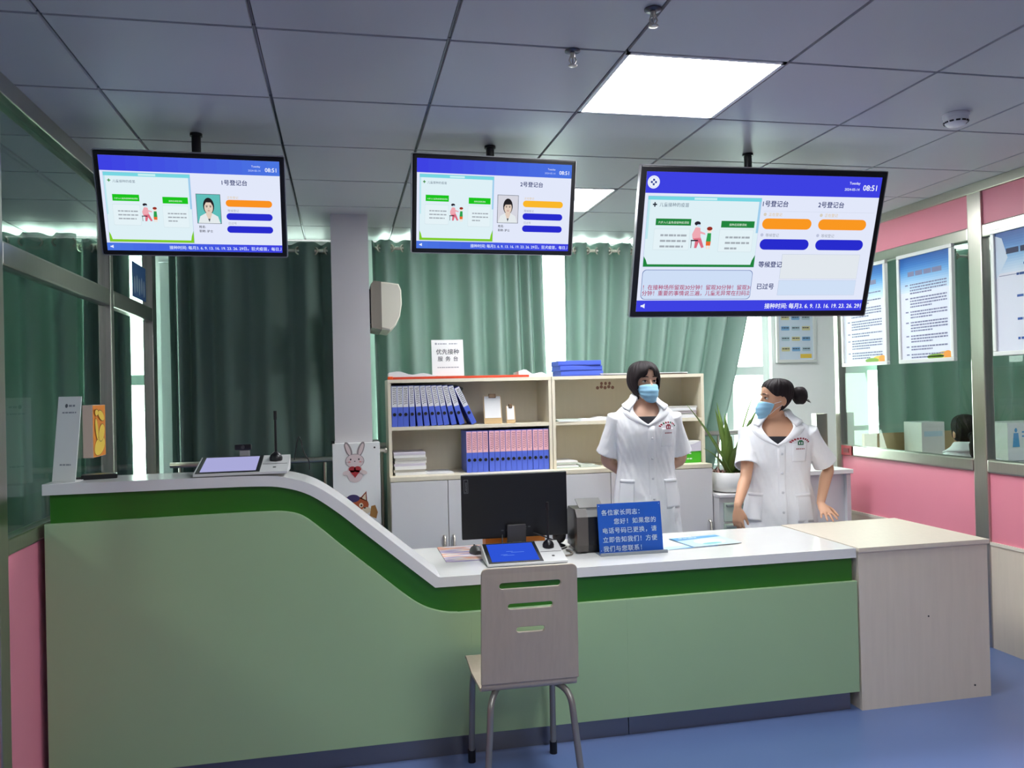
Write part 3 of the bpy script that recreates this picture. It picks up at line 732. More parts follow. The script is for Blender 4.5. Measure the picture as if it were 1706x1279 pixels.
for k in range(12):
    o = b0 if k == 0 else dup(b0)
    if k: a_, b_ = math.radians(an[k-1]), math.radians(an[k]); bx_ += .0345/math.cos(a_)+.262*max(0, math.sin(b_)-math.cos(b_)*math.tan(a_))+.0012
    else: bx_ = .3035
    o.location = (bx_, 5.212, 1.3105)
    o.rotation_euler = (0, -math.radians(an[k]), 0)
    how = 'upright' if an[k] < 1 else 'slightly leaning' if an[k] < 10 else 'leaning'
    if k == 11: how = 'most tilted'
    o['label'] = '%s white-labelled blue binder, %s from the left on the middle shelf' % (how, 'twelfth' if k == 11 else ORD[k])
    o['group'] = 'white labelled binders on the middle shelf'
b1 = binder(LABP, .0348, .268, .235, 2)
xs = [0, .0362, .0724, .1086, .1500, .1862, .2224, .2590, .2952, .3314, .3676, .4038, .4420, .4782, .5144]
for k in range(15):
    o = b1 if k == 0 else dup(b1)
    o.location = (.776+xs[k], 5.209, 1.0005)
    o['label'] = 'pink-labelled blue binder, %s from the left on the lower shelf' % ORD[k]
    o['group'] = 'pink labelled binders on the lower shelf'

# ---- things on the bookcases
t = thing('banner_roll', 'flattened red and orange cloth banner lying along the left bookcase top', 'banner', (.285, 5.21, 1.612))
m = MB(); m.box((0, 0, 0), (.92, .07, .016), bev=.004); m.build('folded_cloth', mat('red_cloth', (206, 66, 32), .7, var=.1, scale=20), t)
m = MB(); m.box((-.003, -.004, .001), (.03, .03, .019), bev=.003); m.build('end_cap', mat('orange_cap', (244, 92, 24), .5), t)
def sheets(label, x, y, z, w_, d, n, th, rz=0, name='paper_stack', cat='papers', cols=None, jit=.006, grp=None):
    t = thing(name, label, cat, (x, y, z), rz, grp); rnd = random.Random(int(x*1000)); zz = 0
    for k in range(n):
        m = MB(); a, b = rnd.uniform(-jit, jit), rnd.uniform(-jit, jit); h = th*rnd.uniform(.7, 1.3)
        m.box((-w_/2+a, b, zz), (w_/2+a, d+b, zz+h), 0, RZ(0), .0015 if h > .004 else 0); zz += h+.0003
        m.build('booklet' if h > .004 else 'sheet', cols[k % len(cols)] if cols else PAPER, t)
    return t
GREYP = mat('grey_paper', (188, 186, 180), .7); GREENP = mat('greenish_paper', (196, 206, 196), .7)
def curled(label, x, y, z, w_, d, lift, rz=0, name='paper_sheet', mtl=PAPER, side=1):
    t = thing(name, label, 'papers', (x, y, z), rz)
    m = MB(); r = []
    for k in range(13):
        s = k/12; zz = .004+lift*(.9*max(0, s-.2)**1.2+.5*math.sin(s*6)**2)
        xx = (s-.5)*w_*side
        r.append([(xx, 0, .0004), (xx, d, .0004), (xx, d, zz*.8+.004), (xx, 0, zz+.003)])
    m.loft(r, 0, smooth=False); m.build('sheet', mtl, t); return t
curled('white curled paper lying on the left end of the bookcase top', .44, 5.215, 1.628, .30, .13, .03, side=-1)
t = thing('tabletop_sign', 'white standing sign reading priority vaccination desk on the left bookcase', 'sign', (.675, 5.25, 1.63))
Rm = RX(-.12); m = MB(); m.box((-.104, 0, 0), (.104, .005, .238), 0, Rm, .001); m.build('board', WHITE, t)
m = MB(); m.box((-.06, .003, .0), (.06, .06, .003)); m.box((-.05, .056, 0), (.05, .059, .08)); m.build('foot', WHITE, t)
F = Flat(.208, .238, Rm @ T(-.104, 0, 0)); g = mat('grey_print', (96, 98, 104), .7); g2 = mat('light_print', (150, 152, 160), .7)
F.text('优先接种', .104, .145, .038, g, 1, al='c', bold=.014)
for k, c in enumerate('服务台'): F.text(c, .055+k*.05, .1, .034, g, 1, al='c', bold=.014)
F.ell(.03, .212, .007, .007, g2, 1); F.lines(.042, .208, .1, 1, .01, .007, g2, 1, last=1); F.lines(.115, .208, .17, 1, .01, .007, g2, 1, last=1); F.lines(.035, .053, .175, 1, .01, .006, g2, 1, last=1)
F.make('lettering', t)
curled('crumpled white plastic bag lying at the junction of the bookcase tops', 1.24, 5.215, 1.612, .21, .17, .045, name='plastic_bag', side=-1)
f0 = thing('file_box', 'bottom blue file box of the stack of three on the right bookcase', 'file box', (1.42, 5.21, 1.612), group='blue file boxes lying on the right bookcase')
m = MB(); m.box((0, 0, 0), (.295, .215, .034), bev=.003); m.build('cover', BLUEB, f0)
m = MB(); m.box((.004, -.0012, .004), (.29, 0, .007)); m.build('flap_edge', mat('blue_file_dark', (44, 60, 150), .5), f0)
dup(f0, (1.415, 5.207, 1.6465), .015, 'middle blue file box of the stack of three on the right bookcase')
dup(f0, (1.405, 5.213, 1.681), -.03, 'top blue file box of the stack of three on the right bookcase')
sheets('thin dark folder with loose papers left of the nurse on the bookcase top', 1.79, 5.21, 1.612, .2, .16, 3, .004, .05, 'document_folder', 'folder', [BLACK, PAPER, GREYP], .01)
sheets('thin brown folder right of the nurse on the bookcase top', 2.2, 5.21, 1.612, .24, .16, 3, .004, -.05, 'document_folder', 'folder', [mat('brown_card', (130, 84, 66), .7), GREYP, PAPER], .01)
def clipb(label, x, y, z, w_, h, wood):
    t = thing('clipboard', label, 'clipboard', (x, y, z+.0015)); Rm = RX(-.16)
    m = MB(); m.box((-w_/2, 0, 0), (w_/2, .006, h), 0, Rm, .002); m.build('board', wood, t)
    m = MB(); m.box((-w_/2+.006, -.002, h*.2), (w_/2-.006, -.0003, h-.004), 0, Rm); m.build('paper', PAPER, t)
    m = MB(); m.box((-w_*.2, -.008, h-.016), (w_*.2, .008, h+.012), 0, Rm, .003); m.build('clip', mat('bronze', (112, 90, 70), .4, .6), t)
    m = MB(); m.box((-w_*.3, .006, 0), (w_*.3, .07, .008)); m.build('stand_foot', wood, t); return t
WD = mat('bamboo', (196, 166, 120), .5, var=.08, scale=6, stretch=(2, 2, 12))
clipb('larger wooden stand clipboard with blank paper on the middle shelf', .965, 5.25, 1.3102, .12, .185, WD)
clipb('smaller wooden stand with a card on the middle shelf, right of clipboard', 1.082, 5.24, 1.3102, .06, .115, WD)
sheets('stack of grey and white booklets at the left end of the lower shelf', .413, 5.215, 1.0005, .2, .24, 8, .019, .0, cols=[PAPER, GREYP, PAPER, mat('lilac_paper', (206, 200, 214), .7)])
sheets('few flat sheets lying on the lower shelf beside the booklet stack', .6, 5.215, 1.0005, .18, .2, 3, .0028, .05, cols=[PAPER, GREYP])
sheets('loose white papers spread on the middle shelf of the right bookcase', 1.478, 5.21, 1.3105, .17, .2, 4, .0032, .04, cols=[PAPER, GREENP], jit=.012)
curled('curled leaflet on the middle shelf of the right bookcase, nearer the nurse', 1.65, 5.215, 1.3105, .2, .16, .02, .03)
sheets('thick paper pile on the middle shelf right of the standing nurse', 2.268, 5.215, 1.3105, .23, .21, 5, .016, .02, cols=[PAPER, GREYP, mat('pinkish_paper', (216, 204, 206), .7)])
sheets('slumped pile of magazines on the lower shelf, left of the nurse', 1.45, 5.22, 1.0005, .16, .2, 5, .008, .05, cols=[GREENP, PAPER, GREYP], jit=.016)
curled('fanned leaflet lying on the lower shelf beside the slumped magazines', 1.615, 5.215, 1.0005, .14, .2, .018, .02, side=-1, mtl=GREENP)
t = thing('paper_carton', 'torn green and white copier paper carton on the lower shelf', 'carton', (2.29, 5.22, 1.0005))
GRN = mat('carton_green', (64, 172, 24), .5); 
m = MB(); m.box((-.118, 0, 0), (.118, .2, .095), bev=.002); m.build('carton_body', GRN, t)
m = MB(); m.box((-.112, .006, .095), (.112, .195, .15), bev=.002); m.build('paper_ream', PAPER, t)
m = MB(); m.add([(-.119, -.002, .075), (.119, -.002, .08), (.119, -.002, .15), (.06, -.002, .128), (.0, -.002, .118), (-.05, -.002, .132), (-.119, -.002, .12), (-.119, -.004, .075), (.119, -.004, .08), (.119, -.004, .15), (.06, -.004, .128), (0, -.004, .118), (-.05, -.004, .132), (-.119, -.004, .12)], [(0, 1, 2, 3, 4, 5, 6), (13, 12, 11, 10, 9, 8, 7)]); m.build('torn_wrapper', mat('lilac_wrap', (204, 200, 214), .6), t)
F = Flat(.236, .1, T(-.118, -.001, 0)); wt = mat('white_print', (226, 240, 222), .6)
F.text('A4', .09, .055, .024, wt, 1, bold=.02); F.text('A4', .09, .018, .028, wt, 1, bold=.02); F.lines(.128, .06, .165, 1, .01, .009, wt, 1, last=1); F.lines(.132, .024, .17, 1, .01, .009, wt, 1, last=1)
F.make('lettering', t)
t = thing('spiral_notebook', 'thin spiral bound book standing beside the green carton', 'notebook', (2.135, 5.225, 1.0005))
m = MB(); m.box((0, 0, 0), (.022, .15, .2)); m.build('cover', GREENP, t)
m = MB()
for k in range(14): m.torus(.009, .0015, 0, T(.011, -.002, .012+k*.0135), 10, 5)
m.build('spiral_binding', BLACK, t)
# ---- drawer cabinet, pot, plant
t = thing('drawer_cabinet', 'low white cabinet with pale green drawers under the potted plant', 'cabinet', (2.437, 5.0, 0))
m = MB(); m.box((0, .02, 0), (.42, .42, .78)); m.box((-.004, 0, .78), (.424, .424, .8), bev=.003); m.build('body', DOORM, t)
for k in range(5):
    m = MB(); m.box((.03, .004, .745-.14*k-.125), (.39, .019, .745-.14*k), bev=.002); d = m.build('drawer', mat('drawer_green', (190, 206, 192), .45), t)
    m = MB(); m.box((.04, -.006, .745-.14*k-.024), (.38, .004, .745-.14*k-.008), bev=.003); m.build('pull', mat('pull_grey', (140, 150, 146), .4), d)
t = thing('potted_plant', 'strap leaved green plant in a round white pot on the drawer cabinet', 'plant', (2.60, 5.165, .8))
m = MB(); m.lathe([(.1, 0), (.135, .01), (.146, .05), (.148, .135), (.142, .138), (.136, .13), (.134, .1), (.02, .098)], 32); m.build('pot', WHITE, t)
m = MB(); m.lathe([(.133, .1), (.13, .112), (.05, .12), (.004, .12)], 20); m.build('soil', mat('soil', (70, 52, 44), .9, var=.3, scale=60), t)
LEAF = mat('strap_leaf', (122, 152, 72), .45, var=.2, scale=7); SUC = mat('succulent', (152, 110, 100), .5, var=.25, scale=20)
def leaf(base, az, ln, wd, lean, droop, mtl, name='leaf'):
    m = MB(); r = []; d = Vector((math.cos(az), math.sin(az), 0)); sd = Vector((-d.y, d.x, 0)); n = 9; p = Vector(base); ang = lean
    for k in range(n+1):
        s = k/n; w_ = wd*(1-s**2.4)*(.55+.9*min(1, s*2.5))*1.05+.0006
        dirv = d*math.sin(ang)+Vector((0, 0, 1))*math.cos(ang); nm = d*math.cos(ang)-Vector((0, 0, 1))*math.sin(ang)
        r.append([tuple(p+sd*w_+nm*.004*0), tuple(p-nm*.006*(1-s)), tuple(p-sd*w_), tuple(p-nm*(.006*(1-s)+.0025))])
        p = p+dirv*ln/n; ang += droop/n
    m.loft(r); return m.build(name, mtl, t)
for az, ln, wd, lean, dr, bx, by in ((3.42, .62, .013, .52, .3, -.03, -.075), (-.35, .56, .02, .42, .25, .03, -.03), (-.9, .5, .022, .25, .3, .01, -.03), (-.1, .48, .02, .5, .2, .04, -.02), (2.0, .5, .02, .08, .2, -.01, .02), (3.6, .48, .022, .2, .25, -.02, -.03), (4.1, .42, .022, .25, .4, -.01, -.02), (.2, .5, .021, .30, .35, .02, .0), (-.2, .38, .02, .55, .4, .03, 0), (1.4, .42, .018, .1, .2, 0, .02), (4.4, .3, .02, .2, .5, -.02, -.02), (3.9, .34, .02, .16, .2, -.03, .0), (5.4, .36, .018, .35, .4, .02, -.02), (.6, .46, .018, .5, .2, .03, .01), (4.6, .3, .02, .5, .5, -.03, -.02), (3.14, .26, .02, .35, .9, -.03, -.01), (0, .3, .02, .12, .3, .0, -.02), (-.5, .60, .018, .30, .35, .03, -.02), (-.2, .66, .016, .16, .3, .02, .0), (.1, .42, .02, .66, .25, .03, -.01)):
    leaf((bx, by, .115), az, ln, wd, lean, dr, LEAF)
rnd = random.Random(4)
for k in range(46):
    a = rnd.uniform(0, 2*PI); q = rnd.uniform(.05, .12)
    leaf((q*math.cos(a), q*math.sin(a), .115), rnd.uniform(0, 2*PI), rnd.uniform(.03, .07), .009, rnd.uniform(.2, 1.1), .3, SUC, 'succulent_leaf')
# white side desk behind the second nurse
t = thing('side_desk', 'white desk standing behind the nurse with the hair bun', 'desk', (2.98, 5.0, 0))
m = MB(); m.box((0, 0, .9), (.45, .44, .93), bev=.003); m.build('desktop', WHITE, t)
for a in (.01, .41):
    m = MB(); m.box((a, .02, 0), (a+.03, .42, .9)); m.build('side_panel', DOORM, t)
m = MB(); m.box((.04, .05, .3), (.41, .065, .9)); m.build('front_panel', DOORM, t)
t = thing('paper_tag', 'small red paper tag stuck to the steel rail end beside the window', 'tag', (XR-.008, 5.22, 1.0))
m = MB(); m.box((-.004, 0, 0), (0, .12, .07)); m.build('tag_sheet', mat('tag_red', (150, 24, 40), .5), t)
m = MB(); m.box((-.007, .03, .02), (-.0045, .09, .05)); m.build('tag_fold', mat('tag_red_dark', (110, 16, 30), .5), t)
t = thing('gate_post', 'short square steel post beside the pink right partition', 'post', (3.45, 5.46, 0))
m = MB(); m.box((0, 0, 0), (.09, .07, 1.3), bev=.004); m.build('tube', STEEL, t)
m = MB(); m.box((-.006, -.006, 0), (.096, .076, .012)); m.build('foot_plate', STEEL, t)
# ================================================================ THINGS ON THE COUNTER
TOP = .755
def terminal(label, loc, rz, lit):
    """sloping desk tablet with a white right half, gooseneck microphone"""
    t = thing('desk_terminal', label, 'terminal', loc, rz)
    W, D = .36, .225; sl = math.radians(13); Rm = RX(sl)
    m = MB(); m.prism([(0, 0)]*0+[(-W/2, 0), (W/2, 0), (W/2, .02), (-W/2, .02)], 0, .008)
    m = MB()
    prof = [(0, .003), (0, .012), (D*math.cos(sl), .012+D*math.sin(sl)), (D*math.cos(sl)+.004, .006+D*math.sin(sl)), (D*math.cos(sl)-.02, .003)]
    r = [[(x, y, z) for y, z in prof] for x in (-W/2, W/2)]
    m.loft(r, 0, smooth=False); m.build('base', mat('silver_plastic', (206, 206, 204), .35), t)
    S = T(-W/2, 0, .0125) @ Rm
    m = MB(); m.box((.006, .006, 0), (.252, D-.006, .002), 0, S, .0008); m.build('tablet', BLACK, t)
    m = MB(); v = [S @ Vector(p) for p in ((.022, .018, .0026), (.236, .018, .0026), (.236, D-.018, .0026), (.022, D-.018, .0026))]
    m.add([tuple(p) for p in v], [(0, 1, 2, 3)])
    o = m.build('display', lit, t, fix=False)
    m = MB(); m.box((.256, D*.45, .0), (W-.006, D*.46, .0008), 0, S); m.box((.3, .05, 0), (.312, .062, .0008), 0, S); m.build('panel_seam', DGREY, t)
    bx = .305; g = S @ Vector((bx, .155, 0))
    m = MB(); m.lathe([(.026, -.004), (.027, .01), (.022, .022), (.008, .034)], 20, 0, T(*g)); m.build('microphone_base', BLACK, t)
    m = MB(); m.tube([g+Vector((0, 0, .03)), g+Vector((0, .0, .08)), g+Vector((.0, .002, .17))], [.006, .0055, .005], 8); m.tube([g+Vector((0, .002, .168)), g+Vector((0, .002, .205))], .007, 10); m.build('microphone_stem', BLACK, t)
    return t
t = terminal('tablet terminal with microphone on the high end of the counter', (-.405, 3.395, 1.2125), .0, emis('lit_terminal_pale', (176, 176, 226), .9))
t = thing('webcam', 'small black webcam clipped to the terminal on the high counter', 'webcam', (-.42, 3.626, 1.285))
m = MB(); m.box((-.034, -.012, .016), (.034, .014, .04), bev=.005); m.build('camera_body', BLACK, t)
m = MB(); m.box((-.014, -.008, -.02), (.026, .012, .015), bev=.003); m.build('clip', mat('grey_clip', (150, 150, 146), .5), t)
m = MB(); m.cyl(.008, 0, .003, 14, 0, T(0, -.012, .028) @ RX(PI/2)); m.build('lens', DGREY, t)
m = MB(); m.tube(smooth_path([(-.21, 3.62, 1.25), (-.19, 3.63, 1.35), (-.17, 3.64, 1.28), (-.15, 3.65, 1.24), (-.15, 3.7, 1.2)], 5), .0022, 6); tag(m.build('microphone_cable', BLACK), 'thin black cable looping behind the terminal on the high counter', 'cable')
SCRB = emis('lit_terminal_blue', (46, 84, 214), 1.0)
t = terminal('tablet terminal with blue screen and microphone in front of the monitor', (.785, 3.5, TOP+.0002), -.03, SCRB)
F = Flat(.214, .19, T(-.18, 0, .0125) @ RX(math.radians(13)) @ T(.022, .018, .0031) @ RX(-PI/2)); c1 = E((110, 150, 240))
for u, v, w_ in ((.06, .06, .05), (.05, .068, .03), (.1, .09, .06), (.08, .1, .03)): F.rect(u, v, u+w_, v+.0035, c1, 0)
F.make('display_clouds', t)
# monitor
t = thing('monitor', 'black desktop monitor seen from behind on the low counter', 'monitor', (.79, 3.78, TOP), rz=-.02)
m = MB(); m.box((-.255, 0, .075), (.255, .022, .378), bev=.004); m.build('housing', BLACK, t)
m = MB(); m.box((-.245, .0222, .09), (.245, .0226, .368)); m.build('display', emis('lit_monitor_dim', (60, 70, 90), .6), t)
m = MB(); m.box((-.045, -.03, .03), (.045, -.012, .14), bev=.004); m.box((-.02, -.04, .0), (.02, -.02, .06)); m.build('stand_neck', DGREY, t)
m = MB(); m.box((-.09, -.06, 0.0003), (.09, .09, .008), bev=.003); m.build('stand_foot', DGREY, t)
F = Flat(.51, .3, T(-.255, -.0004, .078)); lg = mat('plate_grey', (120, 122, 128), .4); pg = mat('port_grey', (70, 72, 76), .4)
F.rect(.012, .215, .032, .279, lg, 1); F.rect(.0135, .2165, .0305, .2775, BLACK, 2); F.text('Lenovo', .0265, .219, .016, lg, 3, rot=PI/2)
F.make('maker_plate', t)
F = Flat(.32, .16, T(-.16, -.0006, .09))
for u, v in ((.115, .018), (.09, .018), (.18, .03), (.2, .03), (.22, .03), (.18, .02), (.2, .02)): F.rect(u, v, u+.012, v+.006, pg, 1)
F.make('port_panel', t)
m = MB()
m.tube(smooth_path([(.72, 3.755, .85), (.71, 3.72, .8), (.69, 3.73, .765), (.66, 3.78, .762), (.69, 3.86, .76)], 5), .003, 6)
tag(m.build('monitor_cable', BLACK), 'thin black cable hanging from the monitor left of its stand', 'cable')
m = MB(); m.tube(smooth_path([(.87, 3.755, .85), (.90, 3.742, .84), (.985, 3.75, .80), (1.0, 3.77, .762), (1.05, 3.82, .76)], 5), .003, 6)
tag(m.build('monitor_cable', BLACK), 'thin black cable hanging from the monitor right of its stand', 'cable')
# mouse and mat
t = thing('mouse_pad', 'colourful orange and violet mouse pad on the low counter', 'mouse pad', (.443, 3.67, TOP), rz=0)
pm = MATS['pad'] = bpy.data.materials.new('mouse_pad_print'); pm.use_nodes = True; nt = pm.node_tree; N_ = nt.nodes; L_ = nt.links
tc = N_.new('ShaderNodeTexCoord'); mp = N_.new('ShaderNodeMapping'); mp.inputs['Rotation'].default_value = (0, 0, .35); mp.inputs['Scale'].default_value = (1.5, 7, 1)
wv = N_.new('ShaderNodeTexNoise'); wv.inputs['Scale'].default_value = 3.2; rp = N_.new('ShaderNodeValToRGB'); cr_ = rp.color_ramp
for k, (p, c) in enumerate(((.3, (92, 92, 160)), (.42, (176, 160, 190)), (.5, (222, 214, 206)), (.58, (228, 150, 110)), (.7, (120, 120, 176)))):
    e = cr_.elements[k] if k < 2 else cr_.elements.new(p); e.position = p; e.color = lin(c)+(1,)
L_.new(tc.outputs['Object'], mp.inputs[0]); L_.new(mp.outputs[0], wv.inputs[0]); L_.new(wv.outputs['Fac'], rp.inputs[0]); L_.new(rp.outputs[0], N_['Principled BSDF'].inputs['Base Color'])
m = MB(); m.box((0, 0, .0003), (.27, .36, .003)); m.build('pad', pm, t)
t = thing('computer_mouse', 'dark grey computer mouse on the colourful pad', 'mouse', (.605, 3.83, TOP+.0033), rz=.1)
m = MB(); r = []
for k in range(9):
    s = k/8; hw = .03*math.sin(PI*(.12+.76*s))**.6; hh = .036*math.sin(PI*(.15+.7*s))**.8
    r.append([(hw*math.cos(a)*1.0, -.05+.1*s, max(0, hh*math.sin(a))) for a in (PI*j/8 for j in range(9))])
m.loft(r); m.build('shell', DGREY, t)
m = MB(); m.cyl(.006, -.003, .003, 10, 0, T(0, .03, .03) @ RY(PI/2)); m.build('scroll_wheel', BLACK, t)
# orange tray, round device, printer
t = thing('tissue_box', 'orange box standing behind the monitor stand', 'box', (.83, 3.93, TOP))
m = MB(); m.box((-.16, 0, 0.0003), (.14, .09, .075), bev=.003); m.build('box_body', mat('orange_card', (232, 134, 40), .5), t)
m = MB(); m.box((-.05, .025, .075), (.05, .065, .0757)); m.build('opening', BLACK, t)
t = thing('speaker', 'small round dark desk speaker between terminal and printer', 'speaker', (1.03, 3.88, TOP), rz=.5)
m = MB(); m.lathe([(.012, -.014), (.034, -.013), (.039, 0), (.034, .013), (.012, .014)], 24, 0, T(0, 0, .052) @ RX(PI/2)); m.build('body', DGREY, t)
m = MB(); m.lathe([(.03, 0.0003), (.03, .006), (.008, .015)], 20); m.build('foot', BLACK, t)
t = thing('label_printer', 'dark grey label printer with raised lid behind the blue sign', 'printer', (1.06, 3.66, TOP), rz=-.06)
m = MB(); r = []
for x in (.0, .16):
    r.append([(x, y, z) for y, z in ((0.01, .012), (-.0, .04), (.004, .17), (.03, .2), (.2, .2), (.23, .17), (.23, .012))])
m.loft(r, 0, smooth=False); m.build('body', BLACK, t)
m = MB(); r = []
for x in (-.004, .05):
    r.append([(x, y, z) for y, z in ((-.0, .01), (-.01, .04), (-.008, .172), (.025, .205), (.05, .205), (.05, .01))])
m.loft(r, 0, smooth=False); m.build('side_shell', mat('printer_brown', (84, 78, 74), .4), t)
m = MB(); m.box((.03, .02, .0), (.15, .12, .006), 0, T(0, .07, .19) @ RX(.35), .002); m.build('lid', mat('lid_grey', (78, 75, 72), .4), t)
m = MB(); m.box((.03, .02, 0.0002), (.13, .21, .012)); m.build('foot', BLACK, t)
# blue sign
t = thing('acrylic_sign', 'blue acrylic sign with white Chinese lettering standing on the low counter', 'sign', (1.148, 3.6, TOP), rz=-.015)
Rm = RX(-.13); W, Hh = .31, .235
m = MB(); m.box((0, 0, .004), (W, .004, Hh), 0, Rm); m.build('panel', mat('sign_blue', (30, 84, 176), .3), t)
m = MB(); m.box((-.004, -.03, .0003), (W+.01, .06, .004)); m.box((-.004, -.03, .004), (W+.01, -.02, .014), bev=.001); m.build('base', mat('clear_grey', (140, 146, 152), .25), t)
F = Flat(W, Hh, Rm); sw = mat('sign_white', (226, 238, 246), .5)
for k, s in enumerate(('各位家长同志：', '您好！如果您的', '电话号码已更换，请', '立即告知我们！方便', '我们与您联系！')):
    vs, _ = text_geo(s, .016); n = len(s); u = .018 if k != 1 else .076
    adv = (W-.024-.018)/9 if k != 1 else (W-.024-.076)/7
    if k in (0, 4): adv = .0296
    for q, c in enumerate(s): F.text(c, u+q*adv, Hh-.052-k*.0415, .028, sw, 1, bold=.016)
for u, v in ((.008, Hh-.01), (W-.008, Hh-.01), (.008, .02)): F.ell(u, v, .002, .002, sw, 1, 8)
F.make('lettering', t)
m = MB(); m.tube(smooth_path([(.97, 3.62, .7605), (1.02, 3.64, .7602), (1.04, 3.69, .7602), (1.03, 3.75, .7602)], 5), .0045, 6)
tag(m.build('desk_cable', mat('cable_grey', (120, 112, 100), .5)), 'grey cable lying on the counter between terminal and blue sign', 'cable')
def leaflet(label, x, y, w_, d, rz, paint, dz=.0004):
    t = thing('leaflet', label, 'leaflet', (x, y, TOP+dz), rz)
    F = Flat(w_, d, RX(-PI/2)); m = MB(); m.box((0, 0, 0), (w_, d, .0015)); m.build('sheet', PAPER, t)
    F.y = -.0016; F.step = .0004; paint(F, w_, d); F.make('print', t); return t
LB, SB, WB = mat('print_pale_blue', (196, 222, 236), .35), mat('print_blue', (92, 160, 210), .35), mat('print_white', (232, 240, 244), .35)
def pa(F, w_, d):
    F.rect(0, 0, w_, d, WB, 1); F.rect(0, 0, w_, d*.25, LB, 2); F.poly([(0, 0), (w_, 0), (w_, d*.18), (w_*.4, d*.05)], SB, 3); F.lines(.03, d*.85, w_*.8, 4, d*.12, .006, LB, 2)
def pb(F, w_, d):
    F.rect(0, 0, w_, d, LB, 1); F.ell(w_*.55, d*.4, w_*.3, d*.3, WB, 2); F.poly([(0, d), (w_, d), (w_, d*.8), (0, d*.7)], SB, 3); F.lines(.04, d*.86, w_*.8, 1, .02, .012, WB, 4); F.rect(0, 0, w_*.02, d, SB, 3); F.ell(w_*.5, d*.2, w_*.2, d*.08, mat('print_teal', (120, 196, 196), .4), 3)
leaflet('white and blue printed sheet on the counter right of the blue sign', 1.485, 3.61, .27, .29, .08, pa)
leaflet('blue illustrated leaflet on the counter near the end of the white worktop', 1.62, 3.62, .27, .23, .13, pb, .0045)
# things on the high ledge
t = thing('standing_card', 'tall white standing card on the high counter by the left glass wall', 'sign', (-1.075, 3.47, 1.2124), rz=-.35)
Rm = RX(-.14); m = MB(); m.box((-.05, 0, 0), (.05, .003, .335), 0, Rm); m.build('card', WHITE, t)
m = MB(); m.box((-.05, 0, 0), (.05, .085, .003)); m.build('foot', WHITE, t)
F = Flat(.1, .335, Rm @ T(-.05, 0, 0)); F.ell(.038, .298, .006, .008, g, 1); F.lines(.048, .294, .075, 1, .01, .008, g2, 1, last=1); F.lines(.022, .268, .082, 1, .01, .006, g2, 1, last=1); F.lines(.028, .062, .076, 1, .01, .006, g2, 1, last=1); F.make('print', t)
t = thing('card_reader', 'small flat black card reader lying on the high counter beside the white card', 'card reader', (-1.0, 3.5, 1.2124), rz=.25)
m = MB(); m.box((-.02, 0, 0), (.11, .08, .018), bev=.004); m.build('body', BLACK, t)
m = MB(); m.box((-.045, .02, .0), (-.02, .05, .01), bev=.002); m.build('slot', DGREY, t)
t = thing('wall_board', 'orange and yellow picture board fixed to the left glass partition', 'picture', (XL, 4.0, 1.265))
m = MB(); m.box((-.026, 0, 0), (.016, .2, .24), bev=.002); m.build('board', mat('board_edge', (214, 190, 176), .6), t)
F = Flat(.2, .24, T(.0165, 0, 0) @ RZ(PI/2)); oo, yy, bb = mat('pic_orange', (240, 140, 36), .5), mat('pic_yellow', (246, 206, 70), .5), mat('pic_brown', (150, 84, 30), .5)
F.rect(.002, .002, .198, .238, oo, 1)
for q, (u, v, a, b, r) in enumerate(((.1, .05, .085, .04, .2), (.13, .11, .05, .035, .5), (.05, .13, .02, .05, .3), (.12, .19, .05, .02, -.3), (.045, .205, .025, .014, 0))): F.ell(u, v, a+.003, b+.003, bb, 2+2*q, rot=r); F.ell(u, v, a, b, yy, 3+2*q, rot=r)
F.make('picture_print', t)
t = thing('glass_poster', 'small dark blue poster stuck high on the left glass partition', 'poster', (XL-.0225, 4.93, 2.11))
m = MB(); m.box((0, 0, 0), (.004, .31, .2)); m.build('sheet', mat('poster_blue', (40, 84, 140), .5), t)
F = Flat(.31, .2, T(.0045, 0, 0) @ RZ(PI/2))
for k in range(5): F.ell(.04+k*.055, .07+.012*(k % 2), .02, .05, mat('poster_pale', (150, 170, 190), .5), 1)
F.make('poster_print', t)

